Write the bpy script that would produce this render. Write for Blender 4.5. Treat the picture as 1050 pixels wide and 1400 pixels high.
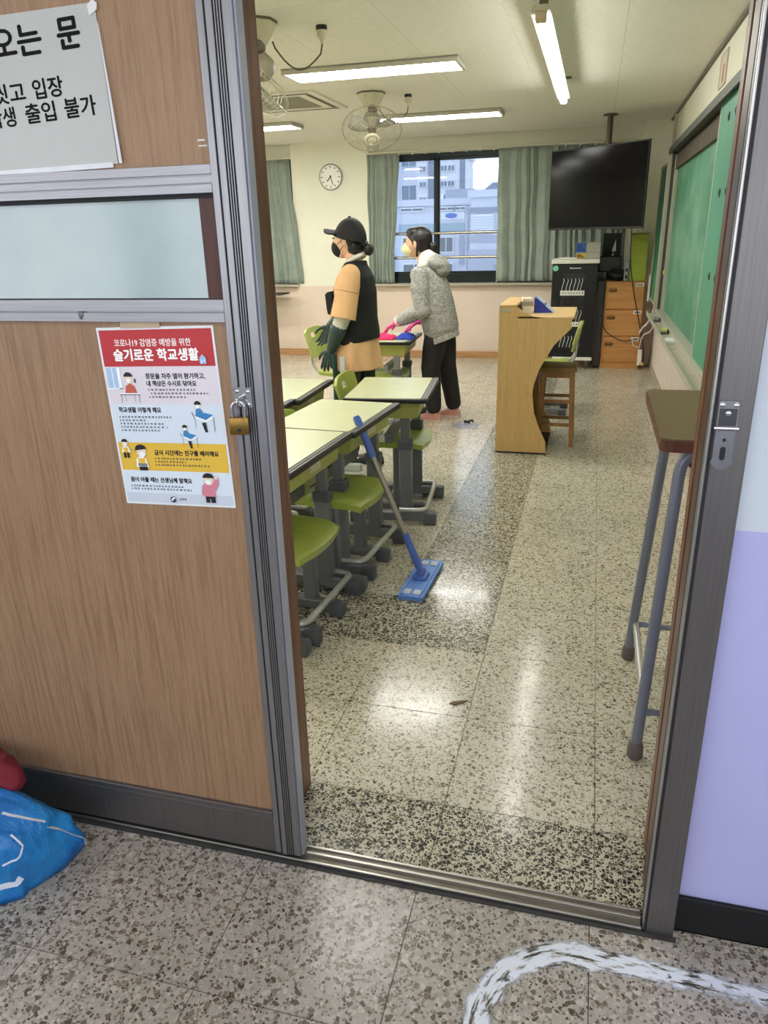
import bpy, bmesh, math, random
from math import sin, cos, pi, radians, sqrt
from mathutils import Vector, Matrix, Euler, noise
random.seed(7)
S = bpy.context.scene
COL = S.collection
for o in list(bpy.data.objects): bpy.data.objects.remove(o)

# ------------------------------------------------------------------ camera
CAM_F = 1014.57          # focal length in pixels of a 1050 x 1400 frame
cam = bpy.data.cameras.new('camera'); cam.sensor_fit = 'VERTICAL'; cam.sensor_height = 36.0
cam.lens = CAM_F / 1400 * 36.0; cam.clip_start = 0.05; cam.clip_end = 400
camo = bpy.data.objects.new('camera', cam); COL.objects.link(camo)
yaw, pitch, roll = radians(15.58), radians(20.585), radians(-1.449)
fwd = Vector((-sin(yaw)*cos(pitch), cos(yaw)*cos(pitch), -sin(pitch)))
rgt = Vector((cos(yaw), sin(yaw), 0)); upv = rgt.cross(fwd)
r2 = cos(roll)*rgt + sin(roll)*upv; u2 = -sin(roll)*rgt + cos(roll)*upv
camo.matrix_world = Matrix(((r2.x, u2.x, -fwd.x, 0), (r2.y, u2.y, -fwd.y, 0), (r2.z, u2.z, -fwd.z, 1.5), (0, 0, 0, 1)))
S.camera = camo

# ------------------------------------------------------------------ world, exposure
SKY = 2.0
LED = 18.0
W = bpy.data.worlds.new('overcast_sky'); S.world = W; W.use_nodes = True
bg = W.node_tree.nodes['Background']; bg.inputs[0].default_value = (0.90, 0.94, 1.0, 1); bg.inputs[1].default_value = SKY
S.view_settings.view_transform = 'Standard'; S.view_settings.look = 'None'
S.view_settings.gamma = 1.0; S.view_settings.use_curve_mapping = False
S.view_settings.exposure = 0.45

def portal(x, y, z, w, h, rotx, rotz=0):
    l = bpy.data.lights.new('sky_portal', 'AREA'); l.shape = 'RECTANGLE'; l.size = w; l.size_y = h
    l.cycles.is_portal = True
    o = bpy.data.objects.new('sky_portal', l); COL.objects.link(o); o.location = (x, y, z); o.rotation_euler = (rotx, 0, rotz)

# ------------------------------------------------------------------ colour and materials
def lin(c):
    c = c/255.0
    return c/12.92 if c <= 0.04045 else ((c+0.055)/1.055)**2.4
def C3(r, g, b): return (lin(r), lin(g), lin(b), 1.0)
MATS = {}
class NT:
    def __init__(s, name):
        s.m = bpy.data.materials.new(name); s.m.use_nodes = True; s.t = s.m.node_tree
        s.b = s.t.nodes['Principled BSDF']; s.out = s.t.nodes['Material Output']; MATS[name] = s.m
    def n(s, typ, **kw):
        nd = s.t.nodes.new(typ)
        for k, v in kw.items(): setattr(nd, k, v)
        return nd
    def l(s, a, b): s.t.links.new(a, b)
    def coord(s, kind='Object', scale=(1, 1, 1)):
        if kind == 'World': src = s.n('ShaderNodeNewGeometry').outputs['Position']
        else: src = s.n('ShaderNodeTexCoord').outputs[kind]
        mp = s.n('ShaderNodeMapping'); mp.inputs['Scale'].default_value = scale
        s.l(src, mp.inputs['Vector']); return mp.outputs[0]
    def noise(s, vec, scale, detail=3, rough=0.55):
        t = s.n('ShaderNodeTexNoise'); t.inputs['Scale'].default_value = scale; t.inputs['Detail'].default_value = detail
        t.inputs['Roughness'].default_value = rough; s.l(vec, t.inputs['Vector']); return t.outputs['Fac']
    def ramp(s, fac, stops, interp='LINEAR'):
        r = s.n('ShaderNodeValToRGB'); r.color_ramp.interpolation = interp
        els = r.color_ramp.elements
        while len(els) < len(stops): els.new(0.5)
        for e, (p, c) in zip(els, stops): e.position = p; e.color = c
        s.l(fac, r.inputs[0]); return r.outputs[0]
    def mix(s, fac, a, b, mode='MIX'):
        m = s.n('ShaderNodeMix', data_type='RGBA', blend_type=mode)
        for sock, v in ((m.inputs[0], fac), (m.inputs[6], a), (m.inputs[7], b)):
            if hasattr(v, 'links'): s.l(v, sock)
            else: sock.default_value = v
        return m.outputs[2]
    def math(s, op, a, b=0.0):
        m = s.n('ShaderNodeMath', operation=op)
        for sock, v in ((m.inputs[0], a), (m.inputs[1], b)):
            if hasattr(v, 'links'): s.l(v, sock)
            else: sock.default_value = v
        return m.outputs[0]
    def bump(s, h, strength=0.2, dist=0.01):
        b = s.n('ShaderNodeBump'); b.inputs['Strength'].default_value = strength; b.inputs['Distance'].default_value = dist
        s.l(h, b.inputs['Height']); s.l(b.outputs[0], s.b.inputs['Normal'])
    def set(s, rough=0.5, metal=0.0, spec=0.5, coat=0.0):
        s.b.inputs['Roughness'].default_value = rough; s.b.inputs['Metallic'].default_value = metal
        s.b.inputs['Specular IOR Level'].default_value = spec; s.b.inputs['Coat Weight'].default_value = coat
        s.b.inputs['Coat Roughness'].default_value = 0.12
def pm(name, col, rough=0.5, metal=0.0, var=0.06, scale=12, bump=0.0, bscale=60, coat=0.0, spec=0.5, stretch=(1, 1, 1), coord='Object'):
    """procedural material: a colour with a little mottling, optional fine relief"""
    if name in MATS: return MATS[name]
    t = NT(name); t.set(rough, metal, spec, coat)
    c = C3(*col); v = t.coord(coord, stretch)
    f = t.noise(v, scale)
    lo = tuple(max(0, x*(1-var)) for x in c[:3])+(1,); hi = tuple(min(1, x*(1+var)) for x in c[:3])+(1,)
    t.l(t.ramp(f, [(0.3, lo), (0.7, hi)]), t.b.inputs['Base Color'])
    if bump: t.bump(t.noise(v, bscale, 4), bump, 0.004)
    return t.m
def wood(name, base, dark, scale=1.0, rough=0.45, coat=0.0, axis='Z', coord='Object'):
    t = NT(name); t.set(rough, 0, 0.4, coat)
    st = {'Z': (26, 26, 1.1), 'X': (1.1, 26, 26), 'Y': (26, 1.1, 26)}[axis]
    v = t.coord(coord, tuple(x*scale for x in st))
    f = t.noise(v, 2.2, 6, 0.62)
    v2 = t.coord(coord, tuple(x*scale*4.5 for x in st)); f2 = t.noise(v2, 3.0, 4, 0.6)
    a = t.ramp(f, [(0.36, C3(*dark)), (0.5, C3(*[(p+q)/2+4 for p, q in zip(base, dark)])), (0.64, C3(*base))])
    g = t.ramp(f2, [(0.35, (0.80, 0.78, 0.76, 1)), (0.6, (1, 1, 1, 1))])
    t.l(t.mix(0.75, a, g, 'MULTIPLY'), t.b.inputs['Base Color'])
    t.bump(f2, 0.08, 0.002)
    return t.m
def terrazzo(name, matrix, chips, scale, density, rough=0.22, tint=0.04):
    t = NT(name); t.set(rough, 0, 0.5)
    v = t.coord('World', (1, 1, 1))
    # wobble the lookup so that chips are irregular
    nz = t.n('ShaderNodeTexNoise'); nz.inputs['Scale'].default_value = scale*1.3; nz.inputs['Detail'].default_value = 2; t.l(v, nz.inputs['Vector'])
    wob = t.n('ShaderNodeVectorMath', operation='MULTIPLY_ADD'); wob.inputs[1].default_value = (0.35/scale,)*3
    t.l(nz.outputs['Color'], wob.inputs[0]); t.l(v, wob.inputs[2])
    col = None
    base = t.ramp(t.noise(v, scale*0.8, 4), [(0.3, C3(*[x*0.93 for x in matrix])), (0.7, C3(*[min(255, x*1.05) for x in matrix]))])
    cur = base
    for k, (sc, dens) in enumerate(((scale, density), (scale*1.9, density*0.9))):
        vo = t.n('ShaderNodeTexVoronoi', feature='F1'); vo.inputs['Scale'].default_value = sc; t.l(wob.outputs[0], vo.inputs['Vector'])
        ve = t.n('ShaderNodeTexVoronoi', feature='DISTANCE_TO_EDGE'); ve.inputs['Scale'].default_value = sc; t.l(wob.outputs[0], ve.inputs['Vector'])
        sp = t.n('ShaderNodeSeparateColor'); t.l(vo.outputs['Color'], sp.inputs[0])
        thr = t.math('ADD', t.math('MULTIPLY', sp.outputs[2], 0.22), 0.03)
        mask = t.math('MULTIPLY', t.math('GREATER_THAN', ve.outputs['Distance'], thr), t.math('LESS_THAN', sp.outputs[0], dens))
        stops = [(i/len(chips), C3(*c)) for i, c in enumerate(chips)]
        cc = t.ramp(sp.outputs[1], stops, 'CONSTANT')
        cur = t.mix(mask, cur, cc)
    oi = t.n('ShaderNodeObjectInfo')
    sh = t.ramp(oi.outputs['Random'], [(0, (1-tint, 1-tint, 1-tint, 1)), (1, (1, 1, 1, 1))])
    stain = t.ramp(t.noise(v, 2.2, 5, 0.65), [(0.3, (0.86, 0.85, 0.83, 1)), (0.62, (1, 1, 1, 1))])
    cur = t.mix(1.0, cur, sh, 'MULTIPLY'); cur = t.mix(1.0, cur, stain, 'MULTIPLY')
    t.l(cur, t.b.inputs['Base Color'])
    rr = t.ramp(t.noise(v, 5, 4), [(0.3, (rough*0.8,)*3+(1,)), (0.7, (rough*1.3,)*3+(1,))])
    t.l(rr, t.b.inputs['Roughness'])
    t.bump(t.noise(v, 260, 2), 0.02, 0.001)
    return t.m
def emit(name, col, strength):
    t = NT(name); t.b.inputs['Base Color'].default_value = (0.9, 0.9, 0.9, 1)
    t.b.inputs['Emission Color'].default_value = col; t.b.inputs['Emission Strength'].default_value = strength
    return t.m
def glass(name, tint, refl=0.09, rough=0.02):
    t = NT(name); t.t.nodes.remove(t.b)
    tr = t.n('ShaderNodeBsdfTransparent'); tr.inputs[0].default_value = tint
    gl = t.n('ShaderNodeBsdfGlossy'); gl.inputs['Roughness'].default_value = rough; gl.inputs[0].default_value = (1, 1, 1, 1)
    lw = t.n('ShaderNodeFresnel'); lw.inputs['IOR'].default_value = 1.5
    ad = t.math('ADD', lw.outputs[0], refl-0.04)
    mx = t.n('ShaderNodeMixShader'); t.l(ad, mx.inputs[0]); t.l(tr.outputs[0], mx.inputs[1]); t.l(gl.outputs[0], mx.inputs[2])
    t.l(mx.outputs[0], t.out.inputs[0]); return t.m

# ------------------------------------------------------------------ mesh helpers
def T(x=0, y=0, z=0, rx=0, ry=0, rz=0, s=(1, 1, 1)):
    return Matrix.Translation((x, y, z)) @ Euler((rx, ry, rz)).to_matrix().to_4x4() @ Matrix.Diagonal((s[0], s[1], s[2], 1))
def box(bm, x0, x1, y0, y1, z0, z1, bev=0.0, seg=1, M=None):
    r = bmesh.ops.create_cube(bm, size=1.0)
    mm = Matrix.Translation(((x0+x1)/2, (y0+y1)/2, (z0+z1)/2)) @ Matrix.Diagonal((x1-x0, y1-y0, z1-z0, 1))
    vs = r['verts']
    bmesh.ops.transform(bm, matrix=mm, verts=vs)
    if bev > 0:
        es = list({e for v in vs for e in v.link_edges})
        rr = bmesh.ops.bevel(bm, geom=es, offset=bev, segments=seg, profile=0.5, affect='EDGES')
        vs = list({v for f in rr['faces'] for v in f.verts} | {v for v in vs if v.is_valid})
    if M is not None: bmesh.ops.transform(bm, matrix=M, verts=vs)
    return vs
def frames(path, closed=False):
    pts = [Vector(p) for p in path]; n = len(pts); out = []
    up = None
    for i in range(n):
        a = pts[i-1] if (i > 0 or closed) else pts[i]; b = pts[(i+1) % n] if (i < n-1 or closed) else pts[i]
        d = (b-a)
        if d.length < 1e-9: d = Vector((0, 0, 1))
        d.normalize()
        if up is None:
            up = Vector((0, 0, 1)) if abs(d.z) < 0.9 else Vector((1, 0, 0))
        s = d.cross(up)
        if s.length < 1e-6: s = d.orthogonal()
        s.normalize(); up = s.cross(d).normalized()
        out.append((pts[i], s, up.copy()))
    return out
def tube(bm, path, r, n=8, closed=False, caps=True, flat=1.0):
    rr = r if isinstance(r, (list, tuple)) else [r]*len(path)
    rings = []
    for (p, s, u), q in zip(frames(path, closed), rr):
        rings.append([bm.verts.new(p + s*cos(2*pi*k/n)*q + u*sin(2*pi*k/n)*q*flat) for k in range(n)])
    m = len(rings)
    for i in range(m if closed else m-1):
        A, B = rings[i], rings[(i+1) % m]
        for k in range(n): bm.faces.new((A[k], A[(k+1) % n], B[(k+1) % n], B[k]))
    if caps and not closed:
        bm.faces.new(rings[0][::-1]); bm.faces.new(rings[-1])
    return [v for q in rings for v in q]
def bend(pts, r=0.04, n=5):
    """polyline with rounded corners"""
    P = [Vector(p) for p in pts]; out = [P[0]]
    for i in range(1, len(P)-1):
        a, b, c = P[i-1], P[i], P[i+1]
        da = (a-b); dc = (c-b); q = min(r, da.length*0.49, dc.length*0.49)
        s = b+da.normalized()*q; e = b+dc.normalized()*q
        for k in range(n+1):
            t = k/n; out.append(s*(1-t)**2 + b*2*t*(1-t) + e*t*t)
    out.append(P[-1]); return out
def lathe(bm, prof, n=24, M=None, cap=True):
    rings = []
    for r, z in prof:
        rings.append([bm.verts.new((r*cos(2*pi*k/n), r*sin(2*pi*k/n), z)) for k in range(n)])
    for i in range(len(rings)-1):
        A, B = rings[i], rings[i+1]
        for k in range(n): bm.faces.new((A[k], A[(k+1) % n], B[(k+1) % n], B[k]))
    if cap:
        bm.faces.new(rings[0][::-1]); bm.faces.new(rings[-1])
    vs = [v for q in rings for v in q]
    if M is not None: bmesh.ops.transform(bm, matrix=M, verts=vs)
    return vs
def prism(bm, pts, d0, d1, plane='XZ', M=None):
    """extrude a 2-D outline; plane XZ -> depth along y, XY -> along z, YZ -> along x"""
    f = {'XZ': lambda a, b, d: (a, d, b), 'XY': lambda a, b, d: (a, b, d), 'YZ': lambda a, b, d: (d, a, b)}[plane]
    A = [bm.verts.new(f(a, b, d0)) for a, b in pts]; B = [bm.verts.new(f(a, b, d1)) for a, b in pts]
    n = len(pts)
    fa = bm.faces.new(A); fb = bm.faces.new(B[::-1])
    for k in range(n): bm.faces.new((A[(k+1) % n], A[k], B[k], B[(k+1) % n]))
    if M is not None: bmesh.ops.transform(bm, matrix=M, verts=A+B)
    return A+B
def loft(bm, rings, n=20, M=None):
    """rings of (cx, cy, z, rx, ry): closed body of elliptical slices"""
    R = [[bm.verts.new((cx+rx*cos(2*pi*k/n), cy+ry*sin(2*pi*k/n), z)) for k in range(n)] for cx, cy, z, rx, ry in rings]
    for A, B in zip(R, R[1:]):
        for k in range(n): bm.faces.new((A[k], A[(k+1) % n], B[(k+1) % n], B[k]))
    bm.faces.new(R[0][::-1]); bm.faces.new(R[-1])
    vs = [v for q in R for v in q]
    if M is not None: bmesh.ops.transform(bm, matrix=M, verts=vs)
    return vs
def ell(bm, c, r, rot=(0, 0, 0), u=16, v=10):
    q = bmesh.ops.create_uvsphere(bm, u_segments=u, v_segments=v, radius=1.0)
    M = Matrix.Translation(c) @ Euler(rot).to_matrix().to_4x4() @ Matrix.Diagonal((r[0], r[1], r[2], 1))
    bmesh.ops.transform(bm, matrix=M, verts=q['verts']); return q['verts']
def limb(bm, pts, rad, n=12, flat=1.0):
    """tapered limb with rounded ends"""
    tube(bm, pts, rad, n, flat=flat)
    for p, r in ((pts[0], rad[0]), (pts[-1], rad[-1])): ell(bm, p, (r, r, r), u=n, v=8)
    for p, r in zip(pts[1:-1], rad[1:-1]): ell(bm, p, (r, r, r), u=n, v=8)
def rrect(x0, x1, y0, y1, r, n=4):
    o = []
    for cx, cy, a in ((x1-r, y1-r, 0), (x0+r, y1-r, 90), (x0+r, y0+r, 180), (x1-r, y0+r, 270)):
        for k in range(n+1):
            t = radians(a+90*k/n); o.append((cx+r*cos(t), cy+r*sin(t)))
    return o
def obj(name, bm, m, parent=None, smooth=False, loc=None, rot=None, auto=None):
    bmesh.ops.recalc_face_normals(bm, faces=bm.faces)
    me = bpy.data.meshes.new(name); bm.to_mesh(me); bm.free()
    if m is not None: me.materials.append(m)
    if smooth:
        me.polygons.foreach_set('use_smooth', [True]*len(me.polygons))
        if auto: me.set_sharp_from_angle(angle=radians(auto))
    o = bpy.data.objects.new(name, me); COL.objects.link(o)
    if parent is not None: o.parent = parent
    if loc is not None: o.location = loc
    if rot is not None: o.rotation_euler = rot
    return o
def B(): return bmesh.new()
def bobj(name, m, parent, *dims, bev=0.0, seg=1, smooth=False):
    bm = B(); box(bm, *dims, bev=bev, seg=seg); return obj(name, bm, m, parent, smooth)
def tag(o, label=None, cat=None, group=None, kind=None):
    if label: o['label'] = label
    if cat: o['category'] = cat
    if group: o['group'] = group
    if kind: o['kind'] = kind
    return o
def thing(name, label, cat, loc=(0, 0, 0), rz=0.0, group=None, kind=None):
    o = bpy.data.objects.new(name, None); COL.objects.link(o); o.empty_display_size = 0.1
    o.location = loc; o.rotation_euler = (0, 0, rz)
    return tag(o, label, cat, group, kind)
def share(src, parent, loc=None, rot=None):
    c = src.copy(); COL.objects.link(c); c.parent = parent
    if loc is not None: c.location = loc
    if rot is not None: c.rotation_euler = rot
    return c
def children_of(o): return [c for c in bpy.data.objects if c.parent == o]
def dup(root, loc, rz, label, group=None):
    r = root.copy(); COL.objects.link(r); r.location = loc; r.rotation_euler = (0, 0, rz); r['label'] = label
    if group: r['group'] = group
    for ch in children_of(root):
        c = ch.copy(); COL.objects.link(c); c.parent = r
        for g in children_of(ch):
            d = g.copy(); COL.objects.link(d); d.parent = c
    return r
def fuse(bm, voxel, name, m, parent=None, smooth_it=4, deci=None):
    """one continuous skin over the overlapping volumes in bm"""
    bmesh.ops.recalc_face_normals(bm, faces=bm.faces)
    me = bpy.data.meshes.new('tmp'); bm.to_mesh(me); bm.free()
    o = bpy.data.objects.new('tmp', me); COL.objects.link(o)
    md = o.modifiers.new('r', 'REMESH'); md.mode = 'VOXEL'; md.voxel_size = voxel; md.use_smooth_shade = True
    if smooth_it:
        ms = o.modifiers.new('s', 'SMOOTH'); ms.factor = 0.5; ms.iterations = smooth_it
    dg = bpy.context.evaluated_depsgraph_get(); dg.update()
    r = bpy.data.meshes.new_from_object(o.evaluated_get(dg)); r.name = name
    bpy.data.objects.remove(o); bpy.data.meshes.remove(me)
    r.materials.clear(); r.materials.append(m)
    r.polygons.foreach_set('use_smooth', [True]*len(r.polygons))
    q = bpy.data.objects.new(name, r); COL.objects.link(q)
    if parent is not None: q.parent = parent
    return q
def lettering(text, size, m, parent, M, bold=0.0, align='LEFT', name='lettering', thick=0.0, width=None):
    c = bpy.data.curves.new('t', 'FONT'); c.body = text; c.size = size; c.align_x = align
    c.resolution_u = 3; c.extrude = thick
    o = bpy.data.objects.new('t', c); COL.objects.link(o)
    dg = bpy.context.evaluated_depsgraph_get(); dg.update()
    me = bpy.data.meshes.new_from_object(o.evaluated_get(dg)); bpy.data.objects.remove(o); bpy.data.curves.remove(c)
    if width and len(me.vertices):
        xs = [v.co.x for v in me.vertices]; w = max(xs)-min(xs); x0 = min(xs)
        for v in me.vertices: v.co.x = (v.co.x-x0)*width/w
    if bold:                                   # heavier strokes: overlaid copies, shifted a hair
        bm = B(); nv = 0
        for q, (dx, dy) in enumerate(((0, 0), (bold, 0), (-bold, 0), (0, bold*0.8), (0, -bold*0.8))):
            bm.from_mesh(me); bm.verts.ensure_lookup_table()
            bmesh.ops.translate(bm, verts=bm.verts[nv:], vec=(dx, dy, 0.000004*q)); nv = len(bm.verts)
        bm.to_mesh(me); bm.free()
    me.transform(M); me.materials.clear(); me.materials.append(m); me.name = name
    q = bpy.data.objects.new(name, me); COL.objects.link(q); q.parent = parent
    return q
# ------------------------------------------------------------------ materials of the setting
TILE_LIGHT = terrazzo('terrazzo_cream', (207, 202, 184), [(170, 157, 130), (150, 137, 112), (216, 210, 194), (118, 107, 90), (186, 174, 148), (96, 88, 76)], 100, 0.55, 0.16)
TILE_DARK = terrazzo('terrazzo_black_chip', (194, 190, 170), [(50, 49, 46), (42, 41, 39), (78, 72, 64), (46, 45, 43), (122, 110, 90), (58, 56, 52)], 98, 0.66, 0.16)
TILE_HALL = terrazzo('terrazzo_grey_brown', (166, 159, 150), [(128, 115, 100), (108, 98, 87), (186, 178, 168), (80, 70, 60), (138, 124, 108), (116, 108, 100), (182, 170, 162), (96, 86, 75)], 80, 0.56, 0.24)
GROUT = pm('grout', (92, 86, 76), 0.8)
CEIL = pm('ceiling_board', (234, 232, 218), 0.9, var=0.05, scale=40, bump=0.5, bscale=55)
WALL_CREAM = pm('wall_paint_cream', (230, 229, 211), 0.7, var=0.03, scale=3, bump=0.05, bscale=90)
WALL_BEIGE = pm('wall_paint_beige', (222, 204, 188), 0.6, var=0.03, scale=3, bump=0.05, bscale=90)
WALL_LAV = pm('wall_paint_lavender', (180, 180, 228), 0.55, var=0.03, scale=2.5, bump=0.06, bscale=110)
WALL_PALE = pm('wall_paint_pale_blue', (206, 214, 226), 0.55, var=0.03, scale=2.5, bump=0.06, bscale=110)
BLACK_BASE = pm('baseboard_black', (12, 12, 14), 0.75, var=0.15)
ALU = pm('aluminium_brushed', (152, 150, 153), 0.36, 0.85, var=0.10, scale=9, stretch=(30, 30, 0.6))
ALU_H = pm('aluminium_brushed_rail', (156, 154, 158), 0.36, 0.85, var=0.10, scale=9, stretch=(0.6, 30, 30))
ALU_DK = pm('aluminium_dark', (118, 114, 114), 0.4, 0.8, var=0.10, scale=9, stretch=(30, 30, 0.6))
GAP = pm('rubber_seal', (26, 25, 28), 0.7)
DOORWOOD = wood('door_laminate', (163, 130, 101), (141, 109, 82), 1.8, 0.42)
LINING = wood('lining_wood', (126, 78, 52), (84, 46, 30), 1.2, 0.4)
LINING_DK = wood('lining_stop_wood', (82, 38, 24), (58, 24, 16), 1.2, 0.35)
BASEWOOD = wood('baseboard_wood', (196, 152, 108), (168, 122, 82), 1.0, 0.4, axis='X')
WINFRAME = pm('window_frame_navy', (22, 36, 40), 0.35, 0.3)
XR, YB, ZC, XL = 0.68, 9.45, 2.545, -8.3
YF, YW = 1.38, 1.64         # corridor face and room face of the door wall
TP = 0.4055                 # tile pitch

# ---- floor: slab with a recessed joint bed and one object for each tile
bm = B(); box(bm, XL, XR+0.2, 1.30, YB+0.1, -0.12, -0.0035)
floor = tag(obj('floor', bm, GROUT), 'cream terrazzo classroom floor with black-chip border strips', 'floor', kind='structure')
def tile_mesh(name, sx, sy, m):
    bm = B(); g = 0.0009
    prism(bm, [(g, g), (sx-g, g), (sx-g, sy-g), (g, sy-g)], -0.004, -0.0006, 'XY')
    prism(bm, [(g+.0007, g+.0007), (sx-g-.0007, g+.0007), (sx-g-.0007, sy-g-.0007), (g+.0007, sy-g-.0007)], -0.0007, 0.0, 'XY')
    bmesh.ops.recalc_face_normals(bm, faces=bm.faces)
    me = bpy.data.meshes.new(name); bm.to_mesh(me); bm.free(); me.materials.append(m); return me
TM = {}
def put_tile(x, y, sx, sy, m, parent):
    k = (round(sx, 4), round(sy, 4), m.name)
    if k not in TM: TM[k] = tile_mesh('tile', sx, sy, m)
    o = bpy.data.objects.new('tile', TM[k]); COL.objects.link(o); o.location = (x, y, 0); o.parent = parent
def rest_tiles(cells, m, parent):
    bm = B(); g = 0.0012
    for x, y, sx, sy in cells: prism(bm, [(x+g, y+g), (x+sx-g, y+g), (x+sx-g, y+sy-g), (x+g, y+sy-g)], -0.004, 0.0, 'XY')
    if cells:
        o = obj('tile', bm, m, parent); o['kind'] = 'stuff'
X0 = -0.302 + TP            # a joint runs along this line (x = 0.1035)
ys = [1.395, 1.635] + [1.635+TP*k for k in range(1, 21)]
ys = [y for y in ys if y < YB] + [YB]
xs = [X0 + TP*k for k in range(-21, 2)]; xs = [x for x in xs if x < XR-0.02] + [XR]
restL, restD = [], []; nn = 0
for j in range(len(ys)-1):
    for i in range(len(xs)-1):
        x, y, sx, sy = xs[i], ys[j], xs[i+1]-xs[i], ys[j+1]-ys[j]
        cxm, cym = x+sx/2, y+sy/2
        if y < 1.6 and (cxm < -0.95 or cxm > 0.4): continue
        dark = (y < 1.6) or (2.44 < cym < 2.85 and cxm < -0.31) or (2.44 < cym < 8.7 and -0.72 < cxm < -0.31)
        m = TILE_DARK if dark else TILE_LIGHT
        vis = (cxm > -1.75 - max(0, (cym-4.5))*0.5) and nn < 268
        if vis: put_tile(x, y, sx, sy, m, floor); nn += 1
        else: (restD if dark else restL).append((x, y, sx, sy))
rest_tiles(restL, TILE_LIGHT, floor); rest_tiles(restD, TILE_DARK, floor)
# corridor floor
bm = B(); box(bm, -5, 5, -1.35, 1.375, -0.12, -0.0035)
floor2 = tag(obj('floor', bm, GROUT), 'grey-brown terrazzo corridor floor in front of the door', 'floor', kind='structure')
hy = [0.97-TP*k for k in range(5, 0, -1)] + [0.97, 1.3455]
hx = [0.093 + TP*k for k in range(-9, 10)]
rest = []
for j in range(len(hy)-1):
    for i in range(len(hx)-1):
        c = (hx[i], hy[j], hx[i+1]-hx[i], hy[j+1]-hy[j])
        if -2.0 < hx[i] < 1.2 and hy[j] > 0.1: put_tile(*c, TILE_HALL, floor2)
        else: rest.append(c)
rest.append((0.272, 1.3455, 4.7, 0.0225)); rest_tiles(rest, TILE_HALL, floor2)

# ---- ceiling of the classroom: boards with fine open joints
bm = B(); box(bm, XL, XR+0.2, YW-0.2, YB+0.1, ZC+0.004, ZC+0.1)
ceil = tag(obj('ceiling', bm, pm('ceiling_joint', (120, 116, 100), 0.9)), 'off-white textured board ceiling of the classroom', 'ceiling', kind='structure')
bw, bl = 0.303, 0.606
def board_mesh():
    bm = B(); g = 0.0008
    box(bm, g, bl-g, g, bw-g, ZC-0.0001, ZC+0.006)
    me = bpy.data.meshes.new('ceiling_board'); bmesh.ops.recalc_face_normals(bm, faces=bm.faces); bm.to_mesh(me); bm.free(); me.materials.append(CEIL); return me
bmh = board_mesh(); nb = 0; rbm = B()
for j in range(27):
    for i in range(15):
        x = XR - bl*(i+1); y = YB - bw*(j+1)
        if y < YW-0.01: continue
        if i < 8 and y > 3.2 and nb < 200:
            o = bpy.data.objects.new('ceiling_board', bmh); COL.objects.link(o); o.location = (x, y, 0); o.parent = ceil; nb += 1
        else: box(rbm, x+0.0008, x+bl-0.0008, y+0.0008, y+bw-0.0008, ZC-0.0001, ZC+0.006)
o = obj('ceiling_board', rbm, CEIL, ceil); o['kind'] = 'stuff'
# cornice strip along the blackboard wall and back wall
tag(bobj('trim_1', pm('cornice_grey', (110, 104, 92), 0.6), None, XR-0.02, XR, YW, YB, ZC-0.022, ZC-0.0005), 'dark cornice strip above the blackboard wall', 'trim', kind='structure')

# ---- back wall with two window openings; beige dado below
WZ0, WZ1 = 0.905, 2.375
def wall_pieces(bm, spans, z0, z1, y0, y1):
    for a, b in spans: box(bm, a, b, y0, y1, z0, z1)
bm = B()
wall_pieces(bm, [(XL, -6.9), (-3.70, -2.72), (0.30, XR+0.2)], 0.885, ZC+0.05, YB, YB+0.22)
wall_pieces(bm, [(-6.9, -3.70), (-2.72, 0.30)], WZ1, ZC+0.05, YB+0.04, YB+0.22)
wall_back = tag(obj('wall_back', bm, WALL_CREAM), 'cream upper back wall with window openings and a clock', 'wall', kind='structure')
bm = B(); box(bm, XL, XR+0.2, YB, YB+0.22, -0.02, 0.885)
obj('dado', bm, WALL_BEIGE, wall_back)
# the clock pier stands a little proud
bm = B(); box(bm, -3.70, -2.72, YB-0.045, YB, 0.885, ZC); obj('pier', bm, WALL_CREAM, wall_back)
bm = B(); box(bm, -3.70, -2.72, YB-0.045, YB, 0.0, 0.885); obj('pier_dado', bm, WALL_BEIGE, wall_back)
tag(bobj('baseboard_back', BASEWOOD, None, XL, 0.39, YB-0.06, YB-0.04, 0, 0.085, bev=0.003), 'light wood baseboard along the back wall', 'baseboard', kind='structure')
SILL = pm('sill_stone', (176, 168, 150), 0.45, var=0.12, scale=60)
# corner column
bm = B(); box(bm, 0.40, XR, YB-0.30, YB, 0.885, ZC)
wc = tag(obj('wall_corner', bm, WALL_CREAM), 'cream corner column between the windows and the blackboard', 'wall', kind='structure')
bm = B(); box(bm, 0.40, XR, YB-0.30, YB, 0, 0.885); obj('dado', bm, WALL_BEIGE, wc)
# ---- right wall (blackboard wall)
bm = B(); box(bm, XR, XR+0.2, YW-0.24, YB+0.2, 0.70, ZC+0.05)
wr = tag(obj('wall_right', bm, WALL_CREAM), 'cream blackboard wall on the right', 'wall', kind='structure')
bm = B(); box(bm, XR, XR+0.2, YW-0.24, YB+0.2, -0.02, 0.70); obj('dado', bm, pm('wall_paint_greige', (218, 206, 194), 0.6, var=0.05, scale=4), wr)
tag(bobj('baseboard_right', pm('baseboard_grey', (170, 158, 138), 0.5), None, XR-0.012, XR, YW, YB-0.3, 0, 0.07, bev=0.003), 'greige baseboard under the blackboard wall', 'baseboard', kind='structure')
# ---- left wall (out of view) keeps the light in
bm = B(); box(bm, XL-0.2, XL, YW-0.24, YB+0.2, -0.02, ZC+0.05)
tag(obj('wall_left', bm, WALL_CREAM), 'plain cream wall at the rear of the classroom', 'wall', kind='structure')
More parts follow.
